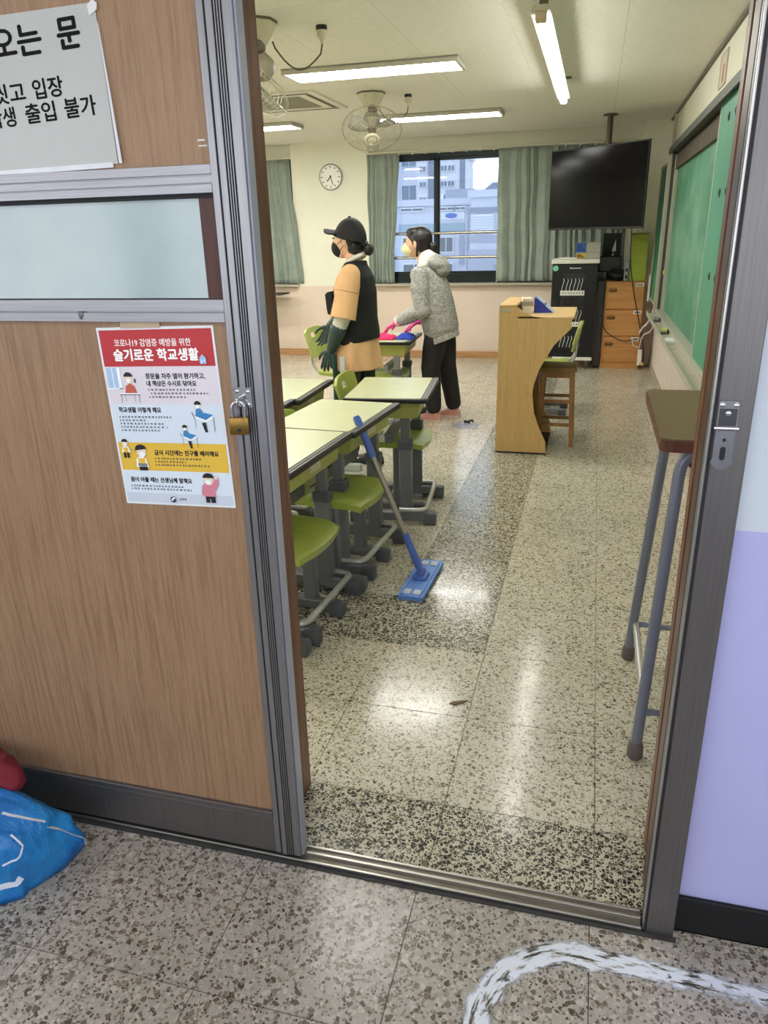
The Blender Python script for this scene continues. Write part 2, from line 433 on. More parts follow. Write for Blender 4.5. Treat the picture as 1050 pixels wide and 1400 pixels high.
# ---- door wall: left piece behind the sliding leaf, right piece beside the jamb, lintel
bm = B(); box(bm, XL, -0.72, YF+0.03, YW, -0.02, ZC+0.05); box(bm, -0.72, 0.24, YF+0.03, YW, 2.02, ZC+0.05)
tag(obj('wall_front', bm, WALL_CREAM), 'door wall of the classroom behind the sliding door leaf', 'wall', kind='structure')
bm = B(); box(bm, 0.250, 5, YF, YW, 0.976, ZC+0.05)
wf = tag(obj('wall_front', bm, WALL_PALE), 'corridor wall right of the door, pale blue over lavender', 'wall', kind='structure')
bm = B(); box(bm, 0.250, 5, YF, YW, -0.02, 0.976); obj('lavender_dado', bm, WALL_LAV, wf)
tag(bobj('baseboard_front', BLACK_BASE, None, 0.276, 5, YF-0.012, YF, 0, 0.096, bev=0.002), 'black baseboard under the lavender corridor wall', 'baseboard', kind='structure')
# ---- corridor shell behind the camera: window wall, ends, ceiling
bm = B()
box(bm, -5, 5, -1.35, -1.2, -0.02, 0.95); box(bm, -5, 5, -1.35, -1.2, 2.3, 2.7)
for x in (-5, -2.6, -0.15, 2.3, 4.75): box(bm, x, x+0.25, -1.35, -1.2, 0.95, 2.3)
tag(obj('wall_corridor', bm, WALL_PALE), 'corridor window wall behind the camera', 'wall', kind='structure')
for s in (-1, 1):
    tag(bobj('wall_corridor', WALL_PALE, None, *( (-5.2, -5) if s < 0 else (5, 5.2)), -1.35, 1.41, -0.02, 2.7), 'end wall of the corridor on the %s' % ('left' if s < 0 else 'right'), 'wall', kind='structure')
tag(bobj('ceiling', CEIL, None, -5.2, 5.2, -1.35, 1.41, 2.6, 2.7), 'corridor ceiling above the door', 'ceiling', kind='structure')
for x in (-2.35+1.1, 0.1+1.1, -4.75+1.1, 2.55+1.1): portal(x, -1.34, 1.62, 2.2, 1.35, radians(-90))
portal(-1.2, YB+0.24, 1.64, 3.0, 1.46, radians(90)); portal(-5.3, YB+0.24, 1.64, 3.2, 1.46, radians(90))

# ---- windows of the back wall
PANE = glass('window_glass_bluish', (0.68, 0.73, 0.80, 1), 0.07)
def window(name, label, x0, x1, mull, order):
    w = tag(bpy.data.objects.new(name, None), label, 'window', kind='structure'); COL.objects.link(w)
    y0, y1 = YB+0.07, YB+0.15
    bm = B(); t = 0.05
    box(bm, x0, x1, y0, y1, WZ0, WZ0+0.11); box(bm, x0, x1, y0, y1, WZ1-t, WZ1)
    box(bm, x0, x0+t, y0, y1, WZ0, WZ1); box(bm, x1-t, x1, y0, y1, WZ0, WZ1)
    obj('window_frame', bm, WINFRAME, w)
    xs = [x0+t]+mull+[x1-t]
    for k in range(len(xs)-1):
        a, b = xs[k], xs[k+1]; yy = y0+0.012 if k % 2 == 0 else y0+0.042
        bm = B(); q = 0.034
        for d in ((a-.015, a+q, WZ0+.11, WZ1-t), (b-q, b+.015, WZ0+.11, WZ1-t)): box(bm, d[0], d[1], yy, yy+0.028, d[2], d[3])
        box(bm, a, b, yy, yy+0.028, WZ0+0.11, WZ0+0.135); box(bm, a, b, yy, yy+0.028, WZ1-t-0.03, WZ1-t)
        obj('sash', bm, WINFRAME, w)
        bobj('pane', PANE, w, a+q, b-q, yy+0.011, yy+0.017, WZ0+0.135, WZ1-t-0.03)
        if k < len(xs)-2: bobj('latch', pm('latch_grey', (60, 66, 70), 0.4, 0.5), w, b-0.022, b+0.004, yy-0.012, yy, 1.50, 1.62, bev=0.003)
    bobj('window_sill', SILL, w, x0-0.02, x1+0.02, YB-0.07, YB+0.07, WZ0-0.03, WZ0, bev=0.004)
    return w
window('window_1', 'dark framed sliding window between the grey-green curtains', -2.72, 0.30, [-1.90, -0.55], 0)
window('window_2', 'dark framed window mostly behind the left curtain', -6.9, -3.70, [-5.8, -4.8], 0)
# guard rail in front of the window
STEEL = pm('stainless_tube', (200, 196, 186), 0.22, 0.95, var=0.05)
rail = thing('window_guard_rail', 'stainless steel double guard rail across the window', 'rail', (-1.2, YB+0.045, WZ0))
for z in (1.485, 1.205):
    bm = B(); tube(bm, [(-1.52, 0, z-WZ0), (1.45, 0, z-WZ0)], 0.017, 10); obj('rail', bm, STEEL, rail, True, auto=40)
for x in (0.055, -0.76, 0.9):
    bm = B(); tube(bm, [(x, 0, 0), (x, 0, 1.485-WZ0)], 0.013, 10); obj('post', bm, STEEL, rail, True, auto=40)
    bm = B(); lathe(bm, [(0.03, 0), (0.03, 0.004), (0.02, 0.012)], 14, T(x, 0, 0)); obj('base_flange', bm, STEEL, rail, True, auto=40)
# curtain rails
for x0, x1, lb in ((-2.74, 0.36, 'white curtain track above the middle window'), (-6.9, -3.70, 'white curtain track above the left window')):
    tr = thing('curtain_track', lb, 'curtain track', ((x0+x1)/2, YB-0.03, WZ1+0.012))
    h = (x1-x0)/2
    bobj('track', pm('track_white', (205, 200, 180), 0.5), tr, -h, h, -0.02, 0.02, -0.008, 0.016, bev=0.003)
    bm = B()
    for k in range(int(h*2/0.16)): box(bm, -h+0.08+k*0.16, -h+0.1+k*0.16, -0.008, 0.008, -0.028, -0.008)
    obj('glider', bm, pm('glider_white', (225, 222, 210), 0.5), tr)['kind'] = 'stuff'
CURT = NT('curtain_fabric'); CURT.set(0.85, 0, 0.25)
_v = CURT.coord('Object'); CURT.l(CURT.ramp(CURT.noise(_v, 5, 4), [(0.3, C3(134, 146, 136)), (0.7, C3(152, 163, 153))]), CURT.b.inputs['Base Color'])
CURT.bump(CURT.noise(CURT.coord('Object', (300, 300, 300)), 3, 2), 0.15, 0.002)
CURT.b.inputs['Sheen Weight'].default_value = 0.2
CURT = CURT.m
def curtain(label, x0t, x1t, x0b, x1b, folds, depth, z0, z1, y, seed, gather=None):
    rnd = random.Random(seed); ph = [rnd.uniform(-0.5, 0.5) for _ in range(folds+3)]; am = [rnd.uniform(0.6, 1.15) for _ in range(folds+3)]
    nu, nv = folds*12, 22; bm = B(); G = []
    for j in range(nv+1):
        v = j/nv; z = z1+(z0-z1)*v; row = []
        e = v*v*(3-2*v)
        a, b = x0t+(x0b-x0t)*e, x1t+(x1b-x1t)*e
        if gather:
            gz, gx0, gx1 = gather; q = math.exp(-((z-gz)/0.35)**2)
            a += (gx0-a)*q; b += (gx1-b)*q
        for i in range(nu+1):
            u = i/nu; k = folds*(u+0.035*sin(2*pi*(u*1.7+seed*0.37))+0.012*sin(2*pi*u*3.3+v*1.5)); i0 = int(k)
            w = sin(2*pi*k + ph[i0 % len(ph)]*v*0.9)
            yy = y + depth*am[i0 % len(am)]*w*(0.55+0.45*v) + 0.006*sin(9*u+5*v)
            xx = a+(b-a)*u + 0.25*(b-a)/folds*sin(4*pi*k)*0.3 + 0.006*sin(14*v+7*u)
            row.append(bm.verts.new((xx, yy, z)))
        G.append(row)
    for j in range(nv):
        for i in range(nu): bm.faces.new((G[j][i], G[j][i+1], G[j+1][i+1], G[j+1][i]))
    xm = (x0t+x1t)/2
    bmesh.ops.translate(bm, verts=bm.verts, vec=(-xm, -y, -z1))
    o = obj('curtain', bm, CURT, None, True, loc=(xm, y, z1))
    md = o.modifiers.new('cloth_thickness', 'SOLIDIFY'); md.thickness = 0.003
    tag(o, label, 'curtain', 'grey-green pleated curtains'); return o
curtain('grey-green curtain left of the clock pier', -4.10, -3.72, -4.02, -3.62, 6, 0.018, 0.92, 2.36, YB-0.065, 1)
curtain('narrow grey-green curtain between the clock and the window', -2.72, -2.34, -2.72, -2.42, 5, 0.024, 0.915, 2.365, YB-0.05, 2)
curtain('wide grey-green curtain right of the window', -1.165, -0.48, -1.14, -0.45, 6, 0.024, 0.925, 2.372, YB-0.05, 3)
curtain('darker grey-green curtain behind the television', -0.50, 0.30, -0.48, 0.32, 9, 0.022, 0.925, 2.372, YB-0.02, 4)
# ------------------------------------------------------------------ outside: town seen through the window
GZ = -9.0
tag(bobj('ground', pm('asphalt', (150, 152, 156), 0.9), None, -120, 80, YB+1.5, 160, GZ-0.5, GZ), 'street level outside the window', 'ground', kind='structure')
WG = pm('far_window_glass', (120, 140, 160), 0.2)
WGD = pm('far_window_dark', (96, 108, 122), 0.3)
def building(name, label, x0, x1, y, d, top, wall, wins, wm, roof=None, extras=None):
    t = thing(name, label, 'building', ((x0+x1)/2, y+d/2, GZ))
    h = (x1-x0)/2
    bobj('wall', wall, t, -h, h, -d/2, d/2, 0, top-GZ)
    bobj('parapet', roof or wall, t, -h-0.15, h+0.15, -d/2-0.15, d/2+0.15, top-GZ, top-GZ+0.35)
    proto = {}
    for (a, b, w, hh) in wins:
        k = (w, hh)
        if k not in proto:
            bm = B(); box(bm, -w/2, w/2, -0.12, 0.02, -hh/2, hh/2); f = obj('window', bm, pm('far_window_frame', (222, 226, 232), 0.5), t, loc=(a-(x0+x1)/2, -d/2, b-GZ))
            bm = B(); box(bm, -w/2+0.07, -0.03, -0.14, -0.11, -hh/2+0.07, hh/2-0.07); box(bm, 0.03, w/2-0.07, -0.14, -0.11, -hh/2+0.07, hh/2-0.07)
            p = obj('pane', bm, wm, f); proto[k] = (f, p)
        else:
            f = share(proto[k][0], t, loc=(a-(x0+x1)/2, -d/2, b-GZ)); share(proto[k][1], f)
    if extras: extras(t, h, d, top-GZ)
    return t
WHT = pm('far_wall_white', (224, 228, 234), 0.8, var=0.04, scale=0.2); GRY = pm('far_wall_grey', (166, 174, 190), 0.8, var=0.05, scale=0.2)
BLU = pm('far_wall_blue_grey', (140, 150, 170), 0.8, var=0.05, scale=0.2); PLE = pm('far_wall_pale', (206, 212, 224), 0.8, var=0.04, scale=0.2)
def ex_tower(t, h, d, z):
    bobj('dark_stripe', BLU, t, h-0.45, h-0.02, -d/2-0.1, -d/2+0.1, 0, z+0.4); bobj('dark_stripe', BLU, t, -h+0.95, -h+1.55, -d/2-0.1, -d/2+0.1, 0, z+0.2)
    bm = B(); tube(bm, [(h-0.3, -d/2+1, z), (h-0.3, -d/2+1, z+0.7)], [0.14, 0.03], 6); obj('antenna', bm, BLU, t)
    bobj('roof_box', PLE, t, -h+1.8, h-0.6, -d/2+1, d/2-1, z+0.3, z+0.55)
building('apartment_tower', 'white apartment tower with dark vertical stripes outside the window', -14.6, -10.6, 65, 4, 7.0, WHT,
         [(x, 6.3-1.15*k, 0.62, 0.5) for k in range(5) for x in (-14.1, -12.35, -11.75)], WG, extras=ex_tower)
building('apartment_block', 'pale blue-grey apartment block seen through the left pane', -27.5, -16.4, 75, 12, 22, PLE,
         [(x, z, 1.5, 1.5) for z in [11-3.0*k for k in range(6)] for x in (-25.4, -22.6, -19.8, -17.6)], WG)
def ex_shop(t, h, d, z):
    bm = B(); prism(bm, [(0.34*cos(2*pi*k/20), 0.13*sin(2*pi*k/20)) for k in range(20)], -0.1, 0.0, 'XZ', T(1.03, -d/2, z-0.55)); s = obj('oval_sign', bm, pm('sign_blue', (70, 110, 200), 0.5), t); s['label'] = 'blue oval sign'
    bobj('sign_board', WHT, t, 0.35, h-0.45, -d/2-0.06, -d/2, z-0.75, z-0.35)
    bobj('band', pm('far_glass_band', (150, 176, 190), 0.3), t, -h+0.2, h-0.45, -d/2-0.08, -d/2, z-1.45, z-0.95)
    bobj('roof_box', GRY, t, 0.6, h-0.1, -d/2+0.4, d/2-1, z+0.35, z+0.85)
    bobj('roof_box', WHT, t, 0.2, 0.5, -d/2+0.4, d/2-1, z+0.35, z+0.6)
    bobj('vent_grille', GRY, t, h-0.75, h-0.45, -d/2-0.08, -d/2, z-3.2, z-1.6)
    bobj('corner_strip', GRY, t, h-0.3, h, -d/2-0.05, -d/2, 0, z-0.2)
building('shop_building', 'low white building with a blue oval sign outside the window', -11.4, -6.9, 45, 4, 2.9, PLE,
         [(-10.4, 2.72, 1.4, 0.24), (-8.35, 2.72, 0.9, 0.24), (-7.6, 2.72, 0.7, 0.24), (-10.3, 0.8, 1.4, 0.9), (-8.4, 0.8, 0.9, 0.9), (-8.4, -0.6, 0.9, 0.8), (-10.3, -0.6, 1.4, 0.8)], WGD, extras=ex_shop)
def ex_grey(t, h, d, z):
    bm = B(); prism(bm, [(-h+0.5, 0), (h, 0), (h, 0.42), (-h+1.0, 0.38)], -d/2+1, d/2-1, 'XZ', T(0, 0, z+0.35)); obj('dark_roof', bm, BLU, t)
    bobj('louvre_box', WHT, t, -h+0.15, -h+1.25, -d/2-0.25, -d/2, z-1.75, z-0.85)
    bm = B()
    for k in range(6): box(bm, -h+0.18, -h+1.22, -d/2-0.29, -d/2-0.25, z-1.70+k*0.14, z-1.63+k*0.14)
    obj('louvre', bm, pm('far_louvre', (205, 212, 222), 0.7), t)['kind'] = 'stuff'
    bobj('band', BLU, t, -h, h, -d/2-0.12, -d/2, z-0.75, z-0.50); bobj('band', GRY, t, -h, h, -d/2-0.10, -d/2, z-2.2, z-1.9)
    bobj('lower_wall', GRY, t, -h, h, -d/2-0.6, -d/2, 0, z-2.6)
building('grey_building', 'grey building with a white louvred box outside the window', -6.55, -2.6, 42, 2.8, 3.15, PLE, [(-4.6, 1.8, 1.0, 0.7)], WGD, roof=PLE, extras=ex_grey)
building('street_house', 'low pale house with a flat roof below the window rail', -16.0, -6.2, 33, 7, -3.0, WHT, [(x, -4.6, 1.4, 1.2) for x in (-14.5, -12.2, -9.9, -7.6)], WGD)
building('street_house', 'low blue-grey warehouse at the right below the window rail', -5.6, 3.5, 32, 7, -2.3, GRY, [(x, -4.2, 1.8, 1.0) for x in (-4.0, -1.2, 1.6)], WGD)
# ------------------------------------------------------------------ sliding door leaf (in front of the wall, on the corridor side)
DY0, DY1 = 1.345, 1.383
door = tag(bpy.data.objects.new('door_1', None), 'sliding classroom door leaf of wood panels in aluminium, on the left', 'door', kind='structure'); COL.objects.link(door)
door.location = (-0.617, DY0, 0.02)
DX0, DH = -0.95, 2.0
def drel(bm): bmesh.ops.translate(bm, verts=bm.verts, vec=(0, 0, 0))
# right stile with its ribs and dark grooves, then the left stile
bm = B()
box(bm, -0.068, 0, 0.004, 0.038, 0, DH)
for a, b, p in ((-0.068, -0.054, 0.0), (-0.049, -0.036, -0.003), (-0.034, -0.0315, -0.001), (-0.029, -0.0265, -0.001), (-0.024, -0.0215, -0.001), (-0.019, 0.0, 0.0)):
    box(bm, a, b, p, 0.006, 0, DH, bev=0.0008)
obj('stile', bm, ALU, door)
bm = B()
for a, b in ((-0.0535, -0.0495), (-0.0362, -0.0338), (-0.0312, -0.0292), (-0.0262, -0.0242), (-0.0212, -0.0192)): box(bm, a, b, 0.0025, 0.0055, 0, DH)
obj('groove_seal', bm, GAP, door)
bm = B(); box(bm, DX0, DX0+0.07, 0, 0.038, 0, DH, bev=0.002); obj('stile', bm, ALU, door)
bm = B(); box(bm, 0.0, 0.0035, 0.008, 0.036, 0, DH); obj('edge_strip', bm, pm('edge_alu_blue_lit', (178, 180, 196), 0.42, 0.5), door)  # bluish reflection on the leaf's edge face is put into its colour
def rail_piece(z0, z1, prof, m=ALU_H):
    bm = B(); box(bm, DX0+0.07, -0.068, 0.005, 0.033, z0, z1)
    for a, b, p in prof: box(bm, DX0+0.07, -0.068, p, 0.006, z0+(z1-z0)*a, z0+(z1-z0)*b, bev=0.0006)
    return obj('rail', bm, m, door)
rail_piece(1.557, 1.605, ((0.0, 0.30, -0.001), (0.34, 0.62, 0.002), (0.66, 1.0, 0.0)))
rail_piece(1.325, 1.368, ((0.0, 0.42, -0.001), (0.47, 1.0, 0.001)))
rail_piece(0.0, 0.128, ((0.0, 0.84, 0.001), (0.87, 1.0, -0.003)), ALU_DK)
rail_piece(1.93, 2.0, ((0.0, 1.0, 0.0),))
for z0, z1 in ((0.128, 1.325), (1.605, 1.93)): bobj('panel', DOORWOOD, door, DX0+0.07, -0.068, 0.008, 0.028, z0, z1)
FROST = NT('frosted_glass'); FROST.set(0.12, 0, 0.5, 0.4)
FROST.b.inputs['Base Color'].default_value = C3(196, 212, 212); FROST.b.inputs['Transmission Weight'].default_value = 0.25
FROST.l(FROST.ramp(FROST.noise(FROST.coord('Object'), 6, 3), [(0.3, C3(188, 204, 206)), (0.7, C3(202, 216, 216))]), FROST.b.inputs['Base Color'])
bobj('glass_pane', FROST.m, door, DX0+0.07, -0.104, 0.012, 0.018, 1.370, 1.553)
bobj('glazing_bead', GAP, door, DX0+0.07, -0.068, 0.006, 0.02, 1.549, 1.557)
bobj('glazing_bead', LINING_DK, door, -0.104, -0.070, 0.011, 0.026, 1.368, 1.557)
bm = B(); box(bm, -0.395, -0.383, -0.003, 0.001, 1.335, 1.345, bev=0.001); box(bm, -0.392, -0.388, -0.004, 0.0, 1.330, 1.335); obj('rivet', bm, ALU_DK, door)
bm = B(); prism(bm, [(0, 0), (0.022, 0), (0.022, 0.006), (0, 0.006)], 0.0072, 0.0078, 'XZ', T(-0.092, 0, 1.6415)); prism(bm, [(0, 0), (0.014, 0), (0.014, 0.004), (0, 0.004)], 0.0072, 0.0078, 'XZ', T(-0.092, 0, 1.632))
bobj('tape_residue', pm('tape_white', (214, 208, 200), 0.6), door, -0.092, -0.078, 0.0074, 0.008, 1.6435, 1.6465); bm.free(); bobj('tape_residue', pm('tape_white', (214, 208, 200)), door, -0.091, -0.074, 0.0074, 0.008, 1.6345, 1.6370)
# hasp keeper on the stile and the padlock that hangs from it
CHROME = pm('chrome_plate', (196, 196, 200), 0.18, 1.0, var=0.04)
hk = thing('hasp_keeper', 'chrome hasp keeper screwed to the sliding door stile', 'hasp', (-0.676+0.018, DY0-0.003, 1.198))
bobj('plate', CHROME, hk, -0.022, 0.018, -0.002, 0.002, -0.018, 0.022, bev=0.001)
for x in (-0.013, 0.010):
    for z in (0.014, -0.012):
        bm = B(); lathe(bm, [(0.0042, 0), (0.0042, 0.0012), (0.002, 0.0022)], 12, T(x, -0.002, z, rx=radians(90))); obj('screw', bm, CHROME, hk, True, auto=40)
bm = B(); tube(bm, bend([(-0.006, -0.001, 0.004), (-0.006, -0.022, 0.004), (-0.006, -0.022, -0.014), (-0.006, -0.001, -0.014)], 0.008), 0.0028, 8); obj('staple', bm, CHROME, hk, True, auto=40)
BRASS = pm('brass_worn', (142, 112, 58), 0.32, 0.9, var=0.15, scale=20, stretch=(20, 20, 1))
pl = thing('padlock', 'brass padlock hanging from the hasp keeper on the door stile', 'padlock', (-0.676+0.009, DY0-0.016, 1.145), rz=radians(14))
bm = B(); box(bm, -0.020, 0.020, -0.0075, 0.0075, -0.018, 0.018, bev=0.003, seg=2); obj('body', bm, BRASS, pl, True, auto=40)
bm = B(); tube(bm, [(-0.0125, 0, 0.014)]+[(0.0125*cos(pi-pi*k/10), 0, 0.036+0.0125*sin(pi*k/10)) for k in range(11)]+[(0.0125, 0, 0.014)], 0.0033, 10); obj('shackle', bm, CHROME, pl, True, auto=40)
bm = B(); lathe(bm, [(0.004, 0), (0.004, 0.001)], 12, T(0, -0.0075, -0.008, rx=radians(90))); obj('keyway', bm, GAP, pl)

# ------------------------------------------------------------------ door frame: linings, right jamb, threshold track
SHEAR = Matrix(((1, 0, 0.0, 0), (0, 1, 0, 0), (0, 0, 1, 0), (0, 0, 0, 1)))
bm = B(); box(bm, -0.725, -0.694, 1.40, 1.625, 0, 2.02, bev=0.002)
tag(obj('trim_2', bm, LINING), 'brown wooden lining left of the doorway', 'door frame', kind='structure')
tag(bobj('trim_2', LINING_DK, None, -0.694, -0.682, 1.50, 1.53, 0, 2.02, bev=0.001), 'dark wooden door stop on the left lining', 'door frame', kind='structure')
rj = tag(bpy.data.objects.new('trim_3', None), 'right door jamb of brown wood and grey aluminium', 'door frame', kind='structure'); COL.objects.link(rj)
def rjb(name, m, *d, bev=0.0):
    bm = B(); box(bm, *d, bev=bev); bmesh.ops.transform(bm, matrix=SHEAR, verts=bm.verts); return obj(name, bm, m, rj)
rjb('post', ALU_DK, 0.2165, 0.274, 1.343, 1.42, 0, 2.1, bev=0.0015)
rjb('rib', pm('alu_bright', (190, 188, 186), 0.3, 0.85), 0.2085, 0.2160, 1.350, 1.355, 0, 2.1); rjb('rib', MATS['alu_bright'], 0.2085, 0.2160, 1.364, 1.370, 0, 2.1)
rjb('seal', GAP, 0.2125, 0.2164, 1.344, 1.41, 0, 2.1)
rjb('stop', LINING_DK, 0.2175, 0.2500, 1.420, 1.500, 0, 2.1, bev=0.001)
for a, b, x in ((1.500, 1.545, 0.2265), (1.545, 1.585, 0.2300), (1.585, 1.615, 0.2270), (1.615, 1.645, 0.2290)): rjb('lining', LINING, x, 0.2500, a, b, 0, 2.1, bev=0.002)
tk = tag(bpy.data.objects.new('trim_4', None), 'aluminium threshold track of the sliding door', 'threshold', kind='structure'); COL.objects.link(tk)
TRK = pm('track_alu', (176, 172, 164), 0.30, 0.85, var=0.15, scale=10, stretch=(1, 40, 40))
bobj('track_bed', pm('track_bed_streaked', (112, 106, 96), 0.42, 0.6, var=0.3, scale=18, stretch=(1, 20, 20)), tk, -2.2, 0.206, 1.342, 1.397, 0, 0.006)  # bed in a darker, streaked grey than the ribs
for a, b, z in ((1.342, 1.3475, 0.012), (1.367, 1.374, 0.014), (1.390, 1.397, 0.011)): bobj('track_rib', TRK, tk, -2.2, 0.206, a, b, 0, z, bev=0.0008)
tag(bobj('trim_5', pm('floor_rubber', (52, 50, 50), 0.7, var=0.25, scale=30), None, -2.2, 0.28, 1.331, 1.3425, 0, 0.004), 'dark sealant strip in front of the threshold track', 'trim', kind='structure')
tag(bobj('trim_6', LINING, None, -0.72, 0.25, 1.42, 1.64, 2.0, 2.02), 'brown wooden head lining above the doorway', 'door frame', kind='structure')

# hasp strap on the right jamb
hs = thing('hasp_strap', 'grey steel hasp strap with a keyhole slot on the right jamb', 'hasp', (0.234, 1.343, 1.165))
ZN = pm('zinc_plate', (150, 148, 152), 0.3, 0.95, var=0.08, scale=30)
bobj('leaf_plate', ZN, hs, -0.016, 0.018, -0.003, 0, 0.012, 0.058, bev=0.001)
outline = [(-0.0155, 0.008), (0.0165, 0.008), (0.0165, -0.045), (0.0195, -0.050), (0.0165, -0.054), (0.008, -0.062), (0.0, -0.0635), (-0.008, -0.062), (-0.0155, -0.054), (-0.0185, -0.050), (-0.0155, -0.045)]
bm = B(); prism(bm, outline, -0.0045, -0.0025, 'XZ'); obj('strap', bm, ZN, hs)
bm = B(); tube(bm, [(-0.019, -0.004, 0.010), (0.020, -0.004, 0.010)], 0.0036, 10); obj('hinge_pin', bm, CHROME, hs, True, auto=40)
bm = B(); prism(bm, rrect(-0.0045, 0.0045, -0.046, -0.022, 0.0044), -0.0048, -0.0044, 'XZ'); lathe(bm, [(0.0032, 0), (0.0032, 0.0004)], 12, T(0, -0.0044, -0.010, rx=radians(90))); obj('slot', bm, GAP, hs)
for x, z in ((-0.010, 0.050), (0.012, 0.050), (0.001, 0.036)):
    bm = B(); lathe(bm, [(0.0046, 0), (0.0046, 0.0012), (0.002, 0.0026)], 12, T(x, -0.003, z, rx=radians(90))); obj('screw', bm, CHROME, hs, True, auto=40)
bobj('catch_plate', pm('catch_grey', (86, 84, 90), 0.35, 0.9), hs, -0.013, 0.015, -0.0042, -0.003, 0.014, 0.044, bev=0.0006)

# ------------------------------------------------------------------ poster on the door
INK = {}
def ink(c): return pm('print_%d_%d_%d' % c, c, 0.45, var=0.02)
PW, PH = 0.266, 0.382
po = thing('poster', 'red-headed school-life poster taped to the lower door panel', 'poster', (-0.971, DY0+0.0068, 0.950)); po.rotation_euler = (0, radians(-1.6), 0)
bobj('sheet', ink((226, 228, 232)), po, 0, PW, -0.0004, 0.0004, 0, PH)
LAY = [0]
def flat(name, m, polys, parent=po, w=PW, h=PH):
    LAY[0] += 1; d = -0.0004-0.00006*LAY[0]
    bm = B()
    for pts in polys:
        A = [bm.verts.new((u*w, d, (1-v)*h)) for u, v in pts]; bm.faces.new(A)
    o = obj(name, bm, m, parent)
    me = o.data
    for p in me.polygons:
        if p.normal.y > 0: p.flip()
    return o
def R4(u0, u1, v0, v1): return [(u0, v0), (u1, v0), (u1, v1), (u0, v1)]
def EL(u, v, a, b, t0=0, t1=360, n=18): return [(u+a*cos(radians(t0+(t1-t0)*k/n)), v+b*sin(radians(t0+(t1-t0)*k/n))) for k in range(n + (t1-t0 < 360))]
flat('red_band', ink((186, 44, 50)), [R4(.018, .982, .014, .208)])
flat('pale_band', ink((222, 214, 222)), [R4(.018, .982, .208, .415)])
flat('pale_band', ink((214, 224, 236)), [R4(.018, .982, .415, .632)])
flat('yellow_band', ink((226, 184, 62)), [R4(.018, .982, .632, .795)])
flat('pale_band', ink((216, 226, 238)), [R4(.018, .982, .795, .930)])
flat('grey_band', ink((202, 210, 224)), [R4(.018, .982, .930, .988)])
def ptext(s, u0, u1, v, size, col, bold):
    LAY[0] += 1
    M = T(u0*PW, -0.0004-0.00006*LAY[0], (1-v)*PH, rx=radians(90))
    return lettering(s, size, ink(col), po, M, bold, width=(u1-u0)*PW)
ptext('코로나19 감염증 예방을 위한', .14, .80, .098, .0165, (240, 226, 224), .0004)
ptext('슬기로운 학교생활', .12, .85, .172, .0265, (252, 248, 246), .0011)
ptext('창문을 자주 열어 환기하고,', .37, .88, .272, .0125, (26, 26, 32), .0005)
ptext('내 책상은 수시로 닦아요', .37, .80, .312, .0125, (26, 26, 32), .0005)
ptext('학교생활 이렇게 해요', .08, .46, .458, .0125, (26, 26, 32), .0005)
ptext('급식 시간에는 친구를 배려해요', .34, .91, .700, .0125, (32, 26, 20), .0005)
ptext('몸이 아플 때는 선생님께 말해요', .08, .64, .862, .0125, (26, 26, 32), .0005)
ptext('교육부', .50, .57, .968, .0072, (60, 66, 80), .0001)
rnd = random.Random(5)
dash = []
for u0, u1, v in ((.38, .78, .334), (.40, .88, .354), (.38, .70, .374), (.08, .54, .486), (.08, .30, .505), (.08, .46, .524), (.08, .48, .543), (.08, .42, .562), (.34, .75, .722), (.34, .60, .741), (.34, .82, .760), (.08, .56, .888), (.08, .62, .906)):
    dash.append(EL(u0, v, .006, .0045, n=8)); u = u0+.02
    while u < u1:
        w = rnd.uniform(.014, .03)
        for dv in (-.0045, .0005): dash.append(R4(u, min(u+w*rnd.uniform(.6, 1), u1), v+dv, v+dv+.0026))
        dash.append(R4(u+w*.4, u+w*.4+.004, v-.006, v+.0055)); u += w+rnd.uniform(.004, .012)
flat('fine_print', ink((70, 72, 84)), dash)['kind'] = 'stuff'
SK, HR, WHI, LN = (236, 212, 190), (22, 20, 24), (244, 246, 248), (44, 48, 60)
# child writing at a desk by a window
flat('picture', ink((168, 196, 226)), [R4(.03, .15, .215, .325)])
flat('picture', ink(WHI), [R4(.075, .082, .215, .325), R4(.122, .150, .213, .33), R4(.02, .16, .325, .331)])
flat('picture', ink((196, 92, 72)), [[(.165, .355), (.18, .315), (.22, .298), (.26, .315), (.275, .355)]])
flat('picture', ink(SK), [EL(.215, .272, .033, .026)])
flat('picture', ink(HR), [EL(.215, .262, .040, .024, 180, 360), EL(.27, .285, .008, .012)])
flat('picture', ink(WHI), [EL(.213, .284, .020, .012), R4(.12, .30, .352, .361)])
flat('picture', ink(LN), [R4(.12, .30, .359, .363), R4(.125, .129, .363, .405), R4(.285, .289, .363, .405), R4(.165, .168, .363, .398), R4(.245, .248, .363, .400)])
def desk_child(u, v, s):
    q = lambda pts: [(u+a*s, v+b*s*0.72) for a, b in pts]
    flat('picture', ink((70, 130, 180)), [q([(-.03, .03), (-.02, -.05), (.03, -.08), (.08, -.04), (.09, .03)])])
    flat('picture', ink(SK), [q(EL(.02, -.11, .045, .045))]); flat('picture', ink(HR), [q(EL(.02, -.125, .052, .045, 170, 370))]); flat('picture', ink(WHI), [q(EL(.018, -.092, .026, .02))])
    flat('picture', ink((54, 128, 188)), [q([(-.05, .03), (.06, -.02), (.24, .02), (.12, .09)])])
    flat('picture', ink(WHI), [q([(.12, .09), (.24, .02), (.24, .06), (.12, .12)]), q([(-.05, .03), (.12, .09), (.12, .12), (-.05, .06)])])
    flat('picture', ink(LN), [q(R4(.112, .120, .12, .26)), q(R4(.235, .243, .05, .24)), q(R4(-.05, -.044, .05, .20)), q([(-.09, -.02), (-.08, -.02), (-.05, .06), (-.06, .06)])])
    flat('picture', ink(HR), [q([(.05, .13), (.10, .12), (.13, .25), (.09, .26)])])
desk_child(.775, .462, .56); desk_child(.64, .578, .43)
